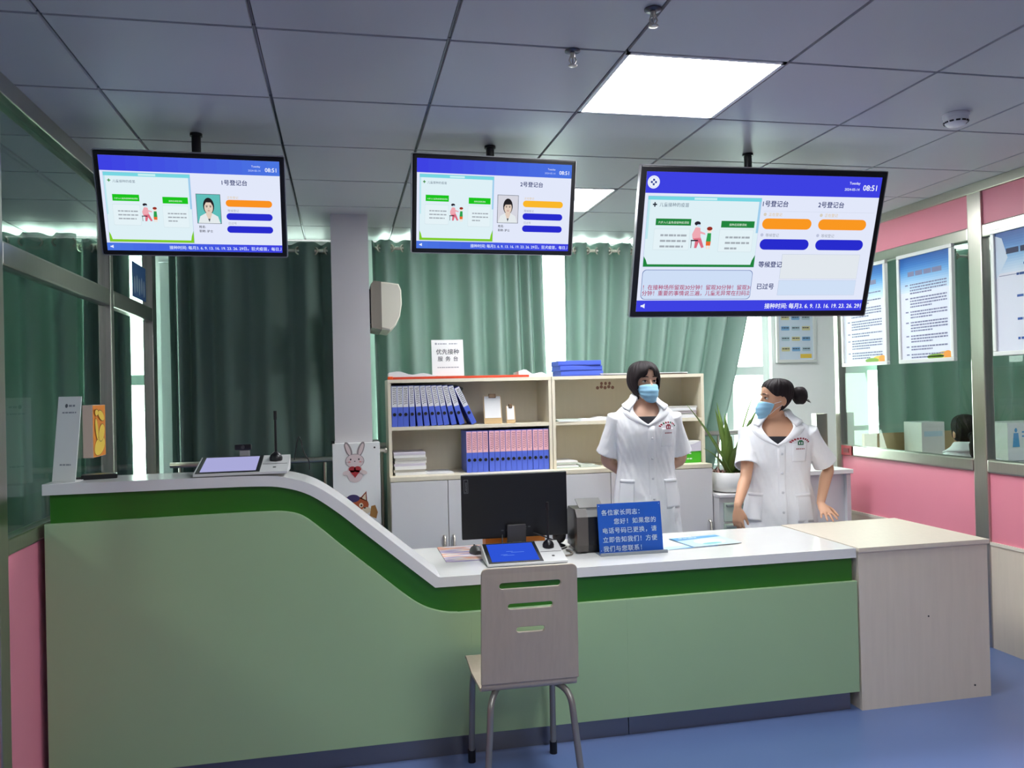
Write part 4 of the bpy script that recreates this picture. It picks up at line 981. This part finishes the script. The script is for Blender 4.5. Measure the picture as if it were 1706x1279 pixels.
# ================================================================ POSTERS
def frame_poster(label, yc, z0, w_, h, style, x=XR-.03, M0=None, grp='framed notices hung on the right partition'):
    t = thing('framed_notice', label, 'poster', (x, yc, z0) if M0 is None else M0, 0, grp)
    Rz = RZ(-PI/2) if M0 is None else Matrix()
    b = .024; FW = mat('frame_silver', (228, 228, 224), .3, .2)
    m = MB()
    for a, c in (((-w_/2, 0, 0), (w_/2, .025, b)), ((-w_/2, 0, h-b), (w_/2, .025, h)), ((-w_/2, 0, b), (-w_/2+b, .025, h-b)), ((w_/2-b, 0, b), (w_/2, .025, h-b))): m.box(a, c, 0, Rz, .004)
    m.build('frame', FW, t)
    m = MB(); m.box((-w_/2+.01, .012, .01), (w_/2-.01, .022, h-.01), 0, Rz); m.build('backing', WHITE, t)
    F = Flat(w_-2*b, h-2*b, Rz @ T(-w_/2+b, .0115, b)); W_, H_ = w_-2*b, h-2*b; rnd = random.Random(int(yc*100))
    sky = [(20, 84, 160), (44, 110, 184), (84, 146, 206), (130, 178, 220), (176, 206, 230), (206, 222, 236)]
    if style < 3:
        F.rect(0, 0, W_, H_, mat('poster_paper', (222, 226, 236), .45), 0)
        for k in range(16):
            q = k/15*5; i_ = min(4, int(q)); c = tuple(sky[i_][n_]+(sky[i_+1][n_]-sky[i_][n_])*(q-i_) for n_ in range(3)); F.rect(0, H_*(1-.0215*(k+1)), W_, H_*(1-.0215*k), mat('poster_sky_%d' % k, c, .45), 1)
        n1 = mat('poster_ink', (120, 124, 156), .6); F.lines(W_*.16, H_*.81, W_*.86, 1, .1, .03, n1 if style < 2 else mat('poster_title', (30, 40, 80), .6), 3, rnd, 1)
        if style == 1:
            v = H_*.72
            for k in range(7):
                F.rect(W_*.1, v, W_*.16, v+.008, n1, 3); q = rnd.choice((2, 3, 4)); F.lines(W_*.2, v, W_*.93, q, .018, .0085, n1, 3, rnd); v -= .018*q+.014
            F.ell(W_*.85, H_*.02, W_*.16, H_*.04, mat('poster_yellow', (226, 190, 70), .5), 2); F.ell(W_*.68, H_*.015, W_*.16, H_*.025, mat('poster_green', (120, 160, 50), .5), 3); F.ell(W_*.92, H_*.03, W_*.08, H_*.035, mat('poster_orange', (232, 150, 50), .5), 4)
        else:
            bl_ = mat('poster_boxblue', (40, 84, 160), .5)
            for k, vv in enumerate((.7, .62, .5, .44, .34, .25, .17, .09)):
                F.lines(W_*(.3 if k % 2 else .4), H_*vv, W_*(.9 if k % 2 else .75), 1, .1, .013, bl_, 3, rnd, 1)
                if k % 2: F.rect(W_*.55, H_*(vv+.025), W_*.565, H_*(vv+.055), bl_, 3)
            F.rect(W_*.05, H_*.63, W_*.62, H_*.635, n1, 3)
            F.poly([(0, H_*.6), (W_*.18, H_*.78), (W_*.1, H_*.95), (0, H_*.98)], mat('poster_swoosh', sky[5], .45), 2)
    else:
        F.rect(0, 0, W_, H_, mat('poster_pale_blue', (206, 218, 230), .5), 0); cs = [mat('chart_a', (120, 170, 210), .5), mat('chart_b', (170, 196, 206), .5), mat('chart_c', (206, 200, 150), .5)]
        for k in range(6):
            for q in range(3):
                F.rrect(W_*(.08+.3*q), H_*(.87-.15*k), W_*(.32+.3*q), H_*(.93-.15*k), .006, cs[(k+q) % 3], 1); F.lines(W_*(.1+.3*q), H_*(.9-.15*k), W_*(.3+.3*q), 1, .02, .008, INK, 2, rnd, 1)
        F.rect(W_*.62, H_*.02, W_*.95, H_*.08, mat('poster_yellow', (226, 190, 70), .5), 1)
    F.make('printed_sheet', t)
    m = MB(); m.box((-w_*.3, .024, h-.1), (-w_*.3+.012, .05, h-.05), 0, Rz) if M0 is None else m.box((-.006, .024, h-.1), (.006, .03, h-.05)); m.build('hanger', STEEL, t)
    return t
frame_poster('framed blue topped notice half hidden by the largest screen, left of three on the glass', 5.03, 1.64, .50, .70, 1)
frame_poster('framed blue topped notice with yellow grass corner hung between screen and steel post', 4.42, 1.64, .49, .70, 1)
frame_poster('framed blue flow chart notice beyond the steel post, nearest the camera on the glass', 3.62, 1.655, .52, .70, 2)
frame_poster('framed pale chart hung on the white pier beside the window', 0, 0, .36, .62, 3, M0=(3.66, 6.05, 1.70), grp='framed notices on the window pier')
# ================================================================ ROOM BEYOND THE RIGHT GLASS
t = thing('wood_desk', 'pale wood desk with back board in the room beyond the right partition', 'desk', (4.0, 5.38, 0))
m = MB(); m.box((0, 0, .9), (2.4, .3, .94)); m.box((0, .3, 0), (2.4, .33, 1.12)); m.build('worktop', mat('warm_wood', (196, 172, 132), .5, var=.08, scale=5), t)
m = MB(); m.box((0, 0, 0), (.03, .3, .9)); m.box((2.37, 0, 0), (2.4, .3, .9)); m.box((.03, .02, .1), (2.37, .04, .9)); m.build('side_panel', mat('warm_wood', (196, 172, 132)), t)
t = thing('desk_box', 'white box on the desk beyond the glass partition, below the notices', 'box', (4.3, 5.41, .9403))
m = MB(); m.box((0, 0, 0), (.2, .2, .27), bev=.003); m.build('box_body', WHITE, t); m = MB(); m.box((.02, -.001, .16), (.18, 0, .2)); m.build('box_label', LB, t)
t = thing('white_board_box', 'large white carton with a blue figure print beyond the partition', 'box', (4.66, 4.98, .0))
m = MB(); m.box((0, 0, .0), (.6, .35, .93), bev=.004); m.build('stand', DOORM, t)
m = MB(); m.box((0.0, 0, .935), (.55, .25, 1.21), bev=.004); m.build('carton', WHITE, t)
F = Flat(.55, .28, T(0, -.0006, .935)); bb2 = mat('print_blue', (92, 160, 210)); F.ell(.07, .22, .012, .016, bb2, 1); F.poly([(.05, .2), (.09, .2), (.1, .1), (.04, .1)], bb2, 1); F.lines(.12, .2, .24, 2, .03, .012, bb2, 1); F.make('carton_print', t)
# ================================================================ PEOPLE
SKIN = mat('skin', (214, 164, 132), .5, var=.03, scale=6); SKIN2 = mat('skin_lighter', (220, 176, 150), .5, var=.03, scale=6)
COAT = mat('white_cotton', (246, 246, 248), .75, var=.015, scale=30, bump=.15)
HAIR = mat('black_hair', (34, 26, 28), .62, spec=.25, var=.25, scale=30, stretch=(8, 8, .6))
MASKM = mat('mask_blue', (150, 200, 228), .7, var=.03, scale=40); LOOP = mat('mask_loop', (232, 236, 240), .6)
SHIRT = mat('black_knit', (24, 24, 32), .8); EYEW = mat('eye_white', (226, 222, 218), .3); EYEB = mat('iris', (32, 20, 18), .2)
LIPM = mat('trouser_grey', (210, 210, 216), .8); SHOE = mat('shoe_white', (226, 226, 226), .5)
def solidmesh(m, name, mtl, parent, vox=.005, smooth=3):
    o = m.build('temporary', mtl)
    r = o.modifiers.new('r', 'REMESH'); r.mode = 'VOXEL'; r.voxel_size = vox; r.use_smooth_shade = True
    s = o.modifiers.new('s', 'SMOOTH'); s.factor = .5; s.iterations = smooth
    dg = bpy.context.evaluated_depsgraph_get(); me = bpy.data.meshes.new_from_object(o.evaluated_get(dg))
    me.name = name; old = o.data; bpy.data.objects.remove(o); bpy.data.meshes.remove(old)
    me.polygons.foreach_set('use_smooth', [True]*len(me.polygons))
    if not me.materials: me.materials.append(mtl)
    q = bpy.data.objects.new(name, me); COL.objects.link(q); q.parent = parent
    return q
def interp(tab, z):
    """smooth lookup in rows (z, a, b, c ...)"""
    if z <= tab[0][0]: return tab[0][1:]
    if z >= tab[-1][0]: return tab[-1][1:]
    for i in range(len(tab)-1):
        if tab[i][0] <= z <= tab[i+1][0]:
            t = (z-tab[i][0])/(tab[i+1][0]-tab[i][0])
            p0, p1, p2, p3 = tab[max(i-1, 0)], tab[i], tab[i+1], tab[min(i+2, len(tab)-1)]
            o = []
            for k in range(1, len(p1)):
                d1 = (p2[k]-p0[k])/(p2[0]-p0[0])*(p2[0]-p1[0]); d2 = (p3[k]-p1[k])/(p3[0]-p1[0])*(p2[0]-p1[0])
                o.append((2*t**3-3*t*t+1)*p1[k]+(t**3-2*t*t+t)*d1+(-2*t**3+3*t*t)*p2[k]+(t**3-t*t)*d2)
            return o
HEAD = [(-.118, .016, -.072, -.040), (-.110, .030, -.083, -.028), (-.09, .045, -.090, .0), (-.06, .057, -.090, .04), (-.03, .066, -.089, .068), (0, .0705, -.086, .085), (.03, .073, -.092, .094), (.06, .0715, -.087, .095), (.085, .0615, -.069, .083), (.103, .041, -.042, .058), (.113, .014, -.010, .022)]
def headpt(th, z, o=0):
    hw, f, b = interp(HEAD, z); cy, ry = (f+b)/2, (b-f)/2
    return Vector(((hw+o)*math.sin(th), cy-(ry+o)*math.cos(th), z))
TORSO = [(.45, .205, .150, 0), (.60, .205, .148, 0), (.75, .198, .142, 0), (.90, .186, .132, .004), (1.05, .162, .112, .0), (1.18, .168, .120, -.006), (1.27, .176, .120, -.004), (1.33, .176, .108, .004), (1.375, .160, .092, .012), (1.405, .128, .078, .018), (1.43, .092, .066, .022), (1.455, .068, .058, .024), (1.475, .062, .055, .024)]
def torso(th, z, k=1.0, o=0, fat=1.0):
    rx, ry, cy = interp(TORSO, z); s, c = math.sin(th), math.cos(th); e = .86
    return Vector(((rx*fat+o)*math.copysign(abs(s)**e, s), cy-(ry*fat+o)*math.copysign(abs(c)**e, c), z))*k
def hand(m, M, side, curl=.25, spread=.12, thumb=.5):
    rings = []
    for z, hw, ht in ((.02, .024, .02), (0, .025, .019), (-.025, .033, .017), (-.055, .039, .014), (-.08, .0385, .011), (-.09, .033, .008)):
        rings.append([(hw*math.cos(a), ht*math.sin(a), z) for a in (2*PI*k/12 for k in range(12))])
    m.loft(rings, 0, M)
    for i in range(4):
        p = Vector((side*(.0295-.0197*i), 0, -.078-(.004, .008, .005, -.004)[i])); L = (.066, .073, .068, .052)[i]; a = side*spread*(1.5-i)/1.5; c = .05
        pts = [p]; rad = [.0088]
        for q, (fr, rr) in enumerate(((.42, .0082), (.32, .0074), (.26, .006))):
            c += curl*(.6, 1.1, .8)[q]
            d = Vector((math.sin(a)*math.cos(c), math.sin(c), -math.cos(a)*math.cos(c)))
            p = p+d*L*fr; pts.append(p); rad.append(rr)
        pts.append(p+d*.004); rad.append(.003)
        m.tube(pts, rad, 10, 0, M)
    p = Vector((side*.022, .004, -.02)); d = Vector((side*math.sin(thumb+.25), .25, -math.cos(thumb+.25))).normalized(); pts = [p, p+d*.042]
    d2 = Vector((side*math.sin(thumb*.6), .35, -math.cos(thumb*.6))).normalized(); pts += [pts[-1]+d2*.03, pts[-1]+d2*.055, pts[-1]+d2*.059]
    m.tube(pts, [.014, .0112, .0094, .0075, .003], 10, 0, M)
def frame_to(p, fdir, palm):
    z = -fdir.normalized(); y = (palm-z*palm.dot(z)).normalized(); x = y.cross(z)
    return Matrix(((x.x, y.x, z.x, p.x), (x.y, y.y, z.y, p.y), (x.z, y.z, z.z, p.z), (0, 0, 0, 1)))
def limb(m, pts, rad, n=14):
    P = smooth_path(pts, 6); k = len(P); R = []
    for i in range(k):
        t = i/(k-1)*(len(rad)-1); a = min(int(t), len(rad)-2); R.append(rad[a]+(rad[a+1]-rad[a])*(t-a))
    m.tube(P, R, n)
def person(label, P0, rz, k, head_yaw, arms, skin, hair_kind, fat=1.0, vz=1.285, seated=False, head_tilt=0, emblem=1, coat_bottom=.55, shirt=.05):
    """arms: list of (side, elbow, wrist, finger_dir, palm_dir, hand args) in world space"""
    t = thing('person', label, 'person', P0, rz)
    inv = (T(*P0) @ RZ(rz)).inverted(); inv3 = inv.to_3x3()
    # ---- body
    m = MB(); zlo = .80 if not seated else .86
    m.loft([[tuple(torso(2*PI*j/40, z, k, -.012, fat)) for j in range(40)] for z in [zlo+(1.45-zlo)*i/26 for i in range(27)]])
    zh = 1.562*k if k > .95 else 1.562*k
    Mh = T(0, .012*k, zh) @ RZ(head_yaw-rz) @ RX(head_tilt) @ Matrix.Scale(k*1.03 if k > .95 else k*1.06, 4)
    hz = [-.118+.231*i/40 for i in range(41)]
    m.loft([[tuple(headpt(2*PI*j/40, z)) for j in range(40)] for z in hz], 0, Mh)
    m.tube([(0, -.082, .014), (0, -.093, -.005), (0, -.104, -.028), (0, -.100, -.04)], [.006, .0075, .011, .008], 10, 0, Mh)
    for s in (-1, 1):
        m.sphere((s*.017*.6, -.094, -.036), .008, 0, Mh); m.sphere((s*.0735, .012, -.018), (.008, .019, .031), 0, Mh @ T(0, 0, 0))
        m.sphere((s*.030, -.076, .021), (.022, .012, .006), 0, Mh)
    m.sphere((0, -.088, -.069), (.02, .008, .011), 0, Mh)
    nt_ = Mh @ Vector((0, .018, -.07)); m.tube([nt_, (nt_+Vector((0, .02*k, 1.45*k)))/2, (0, .022*k, 1.44*k), (0, .022*k, 1.38*k)], [.053*k, .051*k, .056*k, .07*k], 18)
    joints = []
    for (s, el, wr, fd, pd, hk) in arms:
        sh = Vector((s*.158*fat, .01, 1.335))*k; el, wr = inv @ Vector(el), inv @ Vector(wr); fd, pd = inv3 @ Vector(fd), inv3 @ Vector(pd)
        limb(m, [sh*1, sh+(el-sh)*.5, el, el+(wr-el)*.35, wr], [.05*k, .043*k, .036*k, .037*k, .0235*k])
        hand(m, frame_to(wr+fd.normalized()*.012, fd, pd) @ Matrix.Scale(.96*k, 4), hk.pop('side'), **hk)
        joints.append((s, sh, el, wr))
    if not seated:
        for s in (-1, 1):
            limb(m, [(s*.085*k, 0, .86*k), (s*.09*k, 0, .65*k), (s*.088*k, .0, .46*k), (s*.088*k, .015, .28*k), (s*.088*k, .02, .07*k)], [.082*k, .075*k, .055*k, .052*k, .036*k])
            m.loft([[(s*.088*k+hw*math.cos(a), y, .035+h_*math.sin(a)) for a in (2*PI*j/12 for j in range(12))] for y, hw, h_ in ((.06, .028, .028), (.02, .036, .034), (-.06, .042, .03), (-.14, .04, .022), (-.165, .02, .012))])
    else:
        for s in (-1, 1):
            limb(m, [(s*.09*k, 0, .88*k), (s*.1*k, -.2, .87*k), (s*.1*k, -.42, .86*k), (s*.1*k, -.44, .66*k), (s*.1*k, -.43, .43*k)], [.09*k, .082*k, .06*k, .052*k, .04*k])
            m.box((s*.1-.04, -.6, .375), (s*.1+.04, -.4, .42))
    solidmesh(m, 'body', skin, t, .0045, 3)
    # ---- coat
    zv, zt = vz, 1.462; wt = .80
    def W(z): return 0 if z <= zv else wt*((z-zv)/(zt-zv))**.9
    rows = []; nz = 64; nc = 120; zb = coat_bottom if not seated else .82
    for i in range(nz+1):
        z = zb+(zt-zb)*i/nz; w0 = W(z); row = []
        for j in range(nc+1):
            th = w0+(2*PI-2*w0)*j/nc
            o = .006
            lo = max(0, min(1, (1.08-z)/.4)); o += lo*.008*math.sin(6*th+1.3+2*z)+.004*noise.noise(Vector((3*math.sin(th), 3*math.cos(th), z*9)))*(.5+lo)
            o += .0055*noise.noise(Vector((6*math.sin(th)+5*z, 6*math.cos(th), z*17+7*math.sin(th))))+.0025*noise.noise(Vector((13*math.sin(th), 13*math.cos(th)+9*z, z*30)))
            row.append(tuple(torso(th, z, k, o, fat)))
        rows.append(row)
    m = MB(); m.loft(rows, caps=False, closed=False)
    o = m.build('temporary', COAT, fix=False); md = o.modifiers.new('s', 'SOLIDIFY'); md.thickness = .010; md.offset = 0
    dg = bpy.context.evaluated_depsgraph_get(); me = bpy.data.meshes.new_from_object(o.evaluated_get(dg)); bpy.data.objects.remove(o)
    m = MB(); m.add([v.co.copy() for v in me.vertices], [tuple(p.vertices) for p in me.polygons]); bpy.data.meshes.remove(me)
    for (s, sh, el, wr) in joints:
        d = (el-sh).normalized(); e = sh+d*.235*k; st_ = sh+Vector((-s*.035, .0, .022))*k
        P = [st_, sh+Vector((s*.004, 0, .012)), sh+d*.06*k, sh+d*.13*k, sh+d*.19*k, e, e-d*.001, e-d*.05*k]
        R = [.055*k, .068*k, .068*k, .07*k, .074*k, .079*k, .069*k, .062*k]
        rings = []; ax = d.cross(Vector((0, 1, 0))).normalized(); by = d.cross(ax)
        for q, (p, r_) in enumerate(zip(P, R)):
            rings.append([tuple(p+(ax*math.cos(a)*.98+by*math.sin(a)*1.05)*(r_+(.003*math.sin(5*a+q*1.7) if 1 < q < 5 else 0))) for a in (2*PI*j/22 for j in range(22))])
        m.loft(rings)
    solidmesh(m, 'coat', COAT, t, .0052, 3)
    def patch(th0, th1, z0, z1, o, name, mtl, n=10, nz_=10, thick=.003, edge=None):
        rw = []
        for i in range(nz_+1):
            z = z0+(z1-z0)*i/nz_; a, b = (th0, th1) if edge is None else edge(z)
            rw.append([tuple(torso(a+(b-a)*j/n, z, k, o, fat)) for j in range(n+1)])
        mm = MB(); mm.loft(rw, caps=False, closed=False); oo = mm.build(name, mtl, t, fix=False)
        md_ = oo.modifiers.new('s', 'SOLIDIFY'); md_.thickness = thick; md_.offset = 0; return oo
    # undershirt in the neck opening, lapels, collar
    patch(0, 0, zv-.03, zv+shirt, .0, 'undershirt', SHIRT, edge=lambda z: (-.03-W(z)-.12, W(z)+.15), thick=.004)
    for s in (-1, 1):
        # lapel: folded strip from the opening, its outer edge lifting off the coat, with a notch under the collar
        rw = []
        for i in range(21):
            q = i/20; z = zv-.006+(1.405-zv+.006)*q
            wd = .035+.50*q**.75 if q < .86 else .53-.9*(q-.86)/.14*.3
            a = max(-.01, W(z)-.03)
            rw.append([tuple(torso(s*(a+wd*j/8), z-.012*(j/8)*q, k, .013+.012*math.sin(PI*min(1, j/8+.12))**.8*(.3+.7*q)*(1-.25*j/8), fat)) for j in range(9)])
        m = MB(); m.loft(rw, caps=False, closed=False); o = m.build('lapel', COAT, t, fix=False); md = o.modifiers.new('s', 'SOLIDIFY'); md.thickness = .004; md.offset = 0
    rw = []
    for q in range(9):
        u = q/8; row = []
        for j in range(49):
            a = .55+(2*PI-1.1)*j/48; fr = abs(j/24-1)       # 0 at the nape, 1 at the collar points
            if u < .4: z, o_ = 1.445+.045*math.sin(u/.4*PI/2)*(1-.35*fr**3), .007+.003*u
            else: z, o_ = 1.49-.016*fr**3-(u-.4)/.6*(.062+.028*fr**4), .013+.016*((u-.4)/.6)
            zz = min(z, 1.474)
            row.append(tuple(torso(a, zz, k, o_, fat)+Vector((0, 0, max(0, z-1.474)*k))))
        rw.append(row)
    m = MB(); m.loft(rw, caps=False, closed=False); o = m.build('collar', COAT, t, fix=False); md = o.modifiers.new('s', 'SOLIDIFY'); md.thickness = .004
    patch(-.01, .17, zb+.01, zv-.005, .0125, 'placket', COAT, nz_=24, n=4)
    for s in (-1, 1):
        patch(s*.42, s*1.02, .80, .97, .0165, 'pocket', COAT)
        patch(s*.41, s*1.03, .955, .975, .0185, 'pocket_hem', COAT, nz_=2)
    patch(.36, .9, 1.17, 1.28, .0135, 'chest_pocket', COAT)
    m = MB()
    for z in (1.22, 1.1, .98, .86):
        if z < zb+.02: continue
        p = torso(.08, z, k, .0155, fat); m.sphere(tuple(p), (.0075, .003, .0075), n=10, m=6)
    m.build('buttons', mat('button', (214, 214, 218), .3), t)
    # chest emblem
    if emblem:
        F = MB(); er, eg = mat('emblem_red', (150, 44, 60), .7), mat('emblem_green', (40, 104, 72), .7)
        def dec(u, v, a, b, mi, rot=0):
            pts = []
            for cx, cy in ((-1, -1), (1, -1), (1, 1), (-1, 1)):
                x, y = u+(cx*a*math.cos(rot)-cy*b*math.sin(rot)), v+(cx*a*math.sin(rot)+cy*b*math.cos(rot))
                pts.append(tuple(torso(.62+x/.125, 1.285+y, k, .0205, fat)))
            F.add(pts, [(0, 1, 2, 3)], mi)
        for q in range(9):
            a = PI*(.14+.72*q/8); dec(.044*math.cos(a), .036*math.sin(a)-.008, .0042, .0052, 0 if emblem == 1 or q % 3 else 1, a-PI/2)
        for x, y, a, b in ((0, 0, .013, .012), (0, .014, .008, .004)): dec(x, y, a, b, 1 if emblem == 1 else 0)
        F.add([tuple(torso(.62, 1.285, k, .021, fat))]*1, [], 0)
        for x in (-.005, .005): dec(x, .0, .002, .006, 2)
        for q in range(5): dec(-.016+.008*q, -.035, .0028, .003, 0)
        o = F.build('chest_emblem', [er, eg, COAT], t, fix=False)
    # ---- face
    for s in (-1, 1):
        m = MB(); m.sphere((s*.0305, -.0735, .0), (.0155, .0090, .0075), n=14, m=8, M=Mh); m.build('eye', EYEW, t)
        m = MB(); m.sphere((s*.0305, -.0812, .0005), (.0060, .0028, .0064), n=12, m=8, M=Mh); m.build('iris', EYEB, t)
        m = MB(); m.tube([(s*.0135, -.084, -.001), (s*.022, -.0855, .0055), (s*.032, -.0845, .0072), (s*.042, -.0785, .0052), (s*.049, -.072, .0)], [.0008, .0016, .002, .0018, .0008], 6, 0, Mh); m.build('eyelash', HAIR, t)
        m = MB(); m.tube([(s*.013, -.0925, .0250), (s*.024, -.093, .0275), (s*.037, -.0875, .0270), (s*.05, -.077, .0215)], [.0015, .003, .0028, .001], 6, 0, Mh); m.build('eyebrow', HAIR, t)
    # ---- surgical mask
    if not seated:
        rw = []; nz_ = 18
        for i in range(nz_+1):
            q = i/nz_; row = []
            for j in range(25):
                th = (j/24-.5)*2; a = th*1.22; zb0 = -.128+.036*th*th; z = zb0+((-.034+.018*(1-th*th))-zb0)*q
                bul = math.cos(a*1.2)**2 if abs(a) < 1.3 else 0
                off = .007+bul*(.012+.022*math.sin(PI*min(1, q*1.05))**.7)+.0016*math.sin(q*PI*7)*(1-abs(th)**3)
                row.append(tuple(Mh @ headpt(a, max(z, -.1), off)+Mh.to_3x3() @ Vector((0, 0, min(0, z+.1)))))
            rw.append(row)
        m = MB(); m.loft(rw, caps=False, closed=False); o = m.build('face_mask', MASKM, t, fix=False); md = o.modifiers.new('s', 'SOLIDIFY'); md.thickness = .0015
        for s in (-1, 1):
            m = MB()
            for z0 in (-.03, -.1):
                m.tube([Mh @ headpt(s*1.2, z0, .008), Mh @ (headpt(s*1.5, z0*.6-.005, .007)), Mh @ Vector((s*.079, .018, -.012 if z0 > -.05 else -.03))], .0016, 6)
            e = m.build('ear_loop', LOOP, o)
    # ---- hair
    def bot(th):
        a = abs((th+PI) % (2*PI)-PI)
        if hair_kind == 'bob':
            tab = [(0, .074), (.15, .066), (.3, .040), (.5, .028), (.7, .024), (.88, .008), (1.02, -.03), (1.2, -.052), (1.42, -.085), (1.7, -.108), (2.3, -.116), (3.15, -.114)]
        elif hair_kind == 'bun':
            tab = [(0, .072), (.4, .068), (.75, .05), (1.0, .028), (1.25, .012), (1.55, .012), (1.75, -.012), (1.95, -.05), (2.4, -.085), (3.15, -.09)]
        else:
            tab = [(0, .06), (.7, .04), (1.1, -.02), (1.6, -.05), (3.15, -.1)]
        return interp(tab, a)[0]
    rw = []; nj = 96; thick = .016 if hair_kind == 'bob' else .009
    for i in range(25):
        q = i/24; row = []
        for j in range(nj):
            th = 2*PI*j/nj; zb_ = bot(th); r_ = noise.noise(Vector((math.sin(th)*9, math.cos(th)*9, 1+q*.8)))
            z = .1129+(zb_-.1129)*q**1.35
            a = abs((th+PI) % (2*PI)-PI)
            kq = min(1, q*4); o_ = thick*(1 if q < .75 else 1-.35*(q-.75)/.25)*(.72+.28*kq)+kq*(.0028*r_+.0016*math.sin(th*41+5*r_)+.001*math.sin(th*23))
            if hair_kind == 'bob' and a > .9: o_ += .010*math.sin(PI*min(1, max(0, (.06-z)/.17)))
            zz = max(z, -.06) if hair_kind == 'bob' else max(z, -.085)
            p = headpt(th, min(zz, .1129)); c_ = Vector((0, .004, min(zz, .03))); p = p+(p-c_).normalized()*o_; p.z += z-zz
            if hair_kind == 'bob' and z < -.06: p.y += 0; p.x *= 1-.25*(-.06-z)/.05
            row.append(tuple(Mh @ p))
        rw.append(row)
    m = MB(); m.loft(rw, caps=False, smooth=True); m.add(rw[0], [tuple(range(nj))], 0)
    o = m.build('hair', HAIR, t); md = o.modifiers.new('s', 'SOLIDIFY'); md.thickness = .010; md.offset = -1
    if hair_kind == 'bun':
        m = MB(); n = 20; rings = []
        for i in range(15):
            a = PI*(.02+.96*i/14); rings.append([(.053*math.sin(a)*math.cos(b)*(1+.07*math.sin(3*b+a*4)+.025*math.sin(11*b)), -.046*math.cos(a), .056*math.sin(a)*math.sin(b)*(1+.06*math.sin(2*b+a*5))) for b in (2*PI*j/28 for j in range(28))])
        m.loft(rings, 0, Mh @ T(0, .142, .012)); 
        m.lathe([(.034, -.03), (.028, 0), (.032, .025)], 16, 0, Mh @ T(0, .102, .02) @ RX(-PI/2))
        for q in range(9):
            a = -1.2+q*.27; m.tube([(.0+.004*q-.015, .15, -.0+.01*math.sin(q)), (.004*q-.01, .192+.004*(q % 3), -.01-.003*q), (.002*q, .2+.006*(q % 2), -.022-.004*(q % 4))], [.002, .001, .0004], 5, 0, Mh)
        m.build('hair_bun', HAIR, t)
    if hair_kind == 'pony':
        m = MB(); m.tube(smooth_path([(0, .1, -.02), (0, .135, -.03), (0.0, .14, -.09), (-.012, .125, -.17), (-.02, .11, -.22)], 6), [.016]*5+[.022]*6+[.028]*6+[.022]*6+[.006]*2, 14, 0, Mh); m.build('ponytail', HAIR, t)
        m = MB(); m.torus(.02, .007, 0, Mh @ T(0, .118, -.024) @ RX(PI/2)); m.build('hair_tie', BLACK, t)
    # ---- trousers
    if not seated:
        m = MB()
        for s in (-1, 1):
            limb(m, [(s*.085*k, 0, .84*k), (s*.09*k, 0, .65*k), (s*.088*k, .0, .46*k), (s*.088*k, .012, .28*k), (s*.088*k, .02, .09*k)], [.1*k, .092*k, .078*k, .076*k, .07*k])
        solidmesh(m, 'trousers', LIPM, t, .008, 2)
        for s in (-1, 1):
            m = MB(); m.loft([[(s*.088*k+hw*math.cos(a), y, max(0.0005, .042+h_*math.sin(a))) for a in (2*PI*j/14 for j in range(14))] for y, hw, h_ in ((.075, .02, .03), (.065, .04, .04), (.02, .046, .045), (-.06, .052, .04), (-.15, .05, .03), (-.18, .03, .02))])
            m.build('shoe', SHOE, t)
    return t

# nurse with bobbed hair, hands behind her back
p0 = at(1074, 700, Y=4.72); P1 = (p0.x, 4.72, 0); a1 = math.radians(-12)
M1 = T(*P1) @ RZ(a1)
def loc(M, v): return M @ Vector(v)
def dirw(M, v): return M.to_3x3() @ Vector(v)
arms1 = []
for s in (-1, 1):
    arms1.append((s, loc(M1, (s*.232, .075, 1.085)), loc(M1, (s*.075, .185, .945)), dirw(M1, (-s*.9, .15, -.35)), dirw(M1, (0, 1, 0)), dict(side=s, curl=.5, spread=.05)))
person('nurse in white coat and blue mask with bobbed black hair, hands behind back', P1, a1, 1.0, math.radians(6), arms1, SKIN2, 'bob', vz=1.30, emblem=2)
# nurse with the hair bun, one hand on the wooden block
P2 = (at(1296, 740, Y=4.36).x, 4.36, 0); a2 = math.radians(-30)
tip = at(1386, 868, z=.768); wr = at(1367, 838, Y=4.16)
arms2 = [(-1, at(1243, 792, Y=4.33), at(1229, 842, Y=4.22), (-.03, -.06, -1), (.75, .6, 0), dict(side=1, curl=.28, spread=.06, thumb=.3)),
         (1, at(1379, 778, Y=4.30), wr, tip-wr, (.1, .25, -1), dict(side=1, curl=.12, spread=.32, thumb=.75))]
person('nurse in white coat with black hair bun, turned sideways, hand on wooden block', P2, a2, .925, math.radians(-98), arms2, SKIN, 'bun', fat=1.10, vz=1.275)
# seated nurse beyond the glass
P3 = (4.20, 4.86, -.345); a3 = math.radians(150); M3 = T(*P3) @ RZ(a3)
arms3 = [(s, loc(M3, (s*.24, -.02, 1.06)), loc(M3, (s*.14, -.26, 1.02)), dirw(M3, (-s*.2, -1, -.1)), dirw(M3, (0, 0, -1)), dict(side=-s, curl=.3)) for s in (-1, 1)]
person('seated nurse with black ponytail and white coat seen from behind through the right glass', P3, a3, .97, math.radians(160), arms3, SKIN, 'pony', seated=True, emblem=0)
t = thing('stool', 'round stool carrying the seated nurse beyond the right glass', 'stool', (4.20, 4.86, 0))
m = MB(); m.lathe([(.15, .35), (.17, .36), (.17, .385), (.15, .395)], 28); m.build('seat', BLACK, t)
m = MB(); m.cyl(.025, .06, .35, 14); m.build('column', STEEL, t)
for k in range(5):
    m = MB(); m.tube([(0, 0, .07), (.24*math.cos(k*1.2566), .24*math.sin(k*1.2566), .04)], [.02, .014], 8); m.sphere((.24*math.cos(k*1.2566), .24*math.sin(k*1.2566), .022), .022); m.build('leg', BLACK, t)
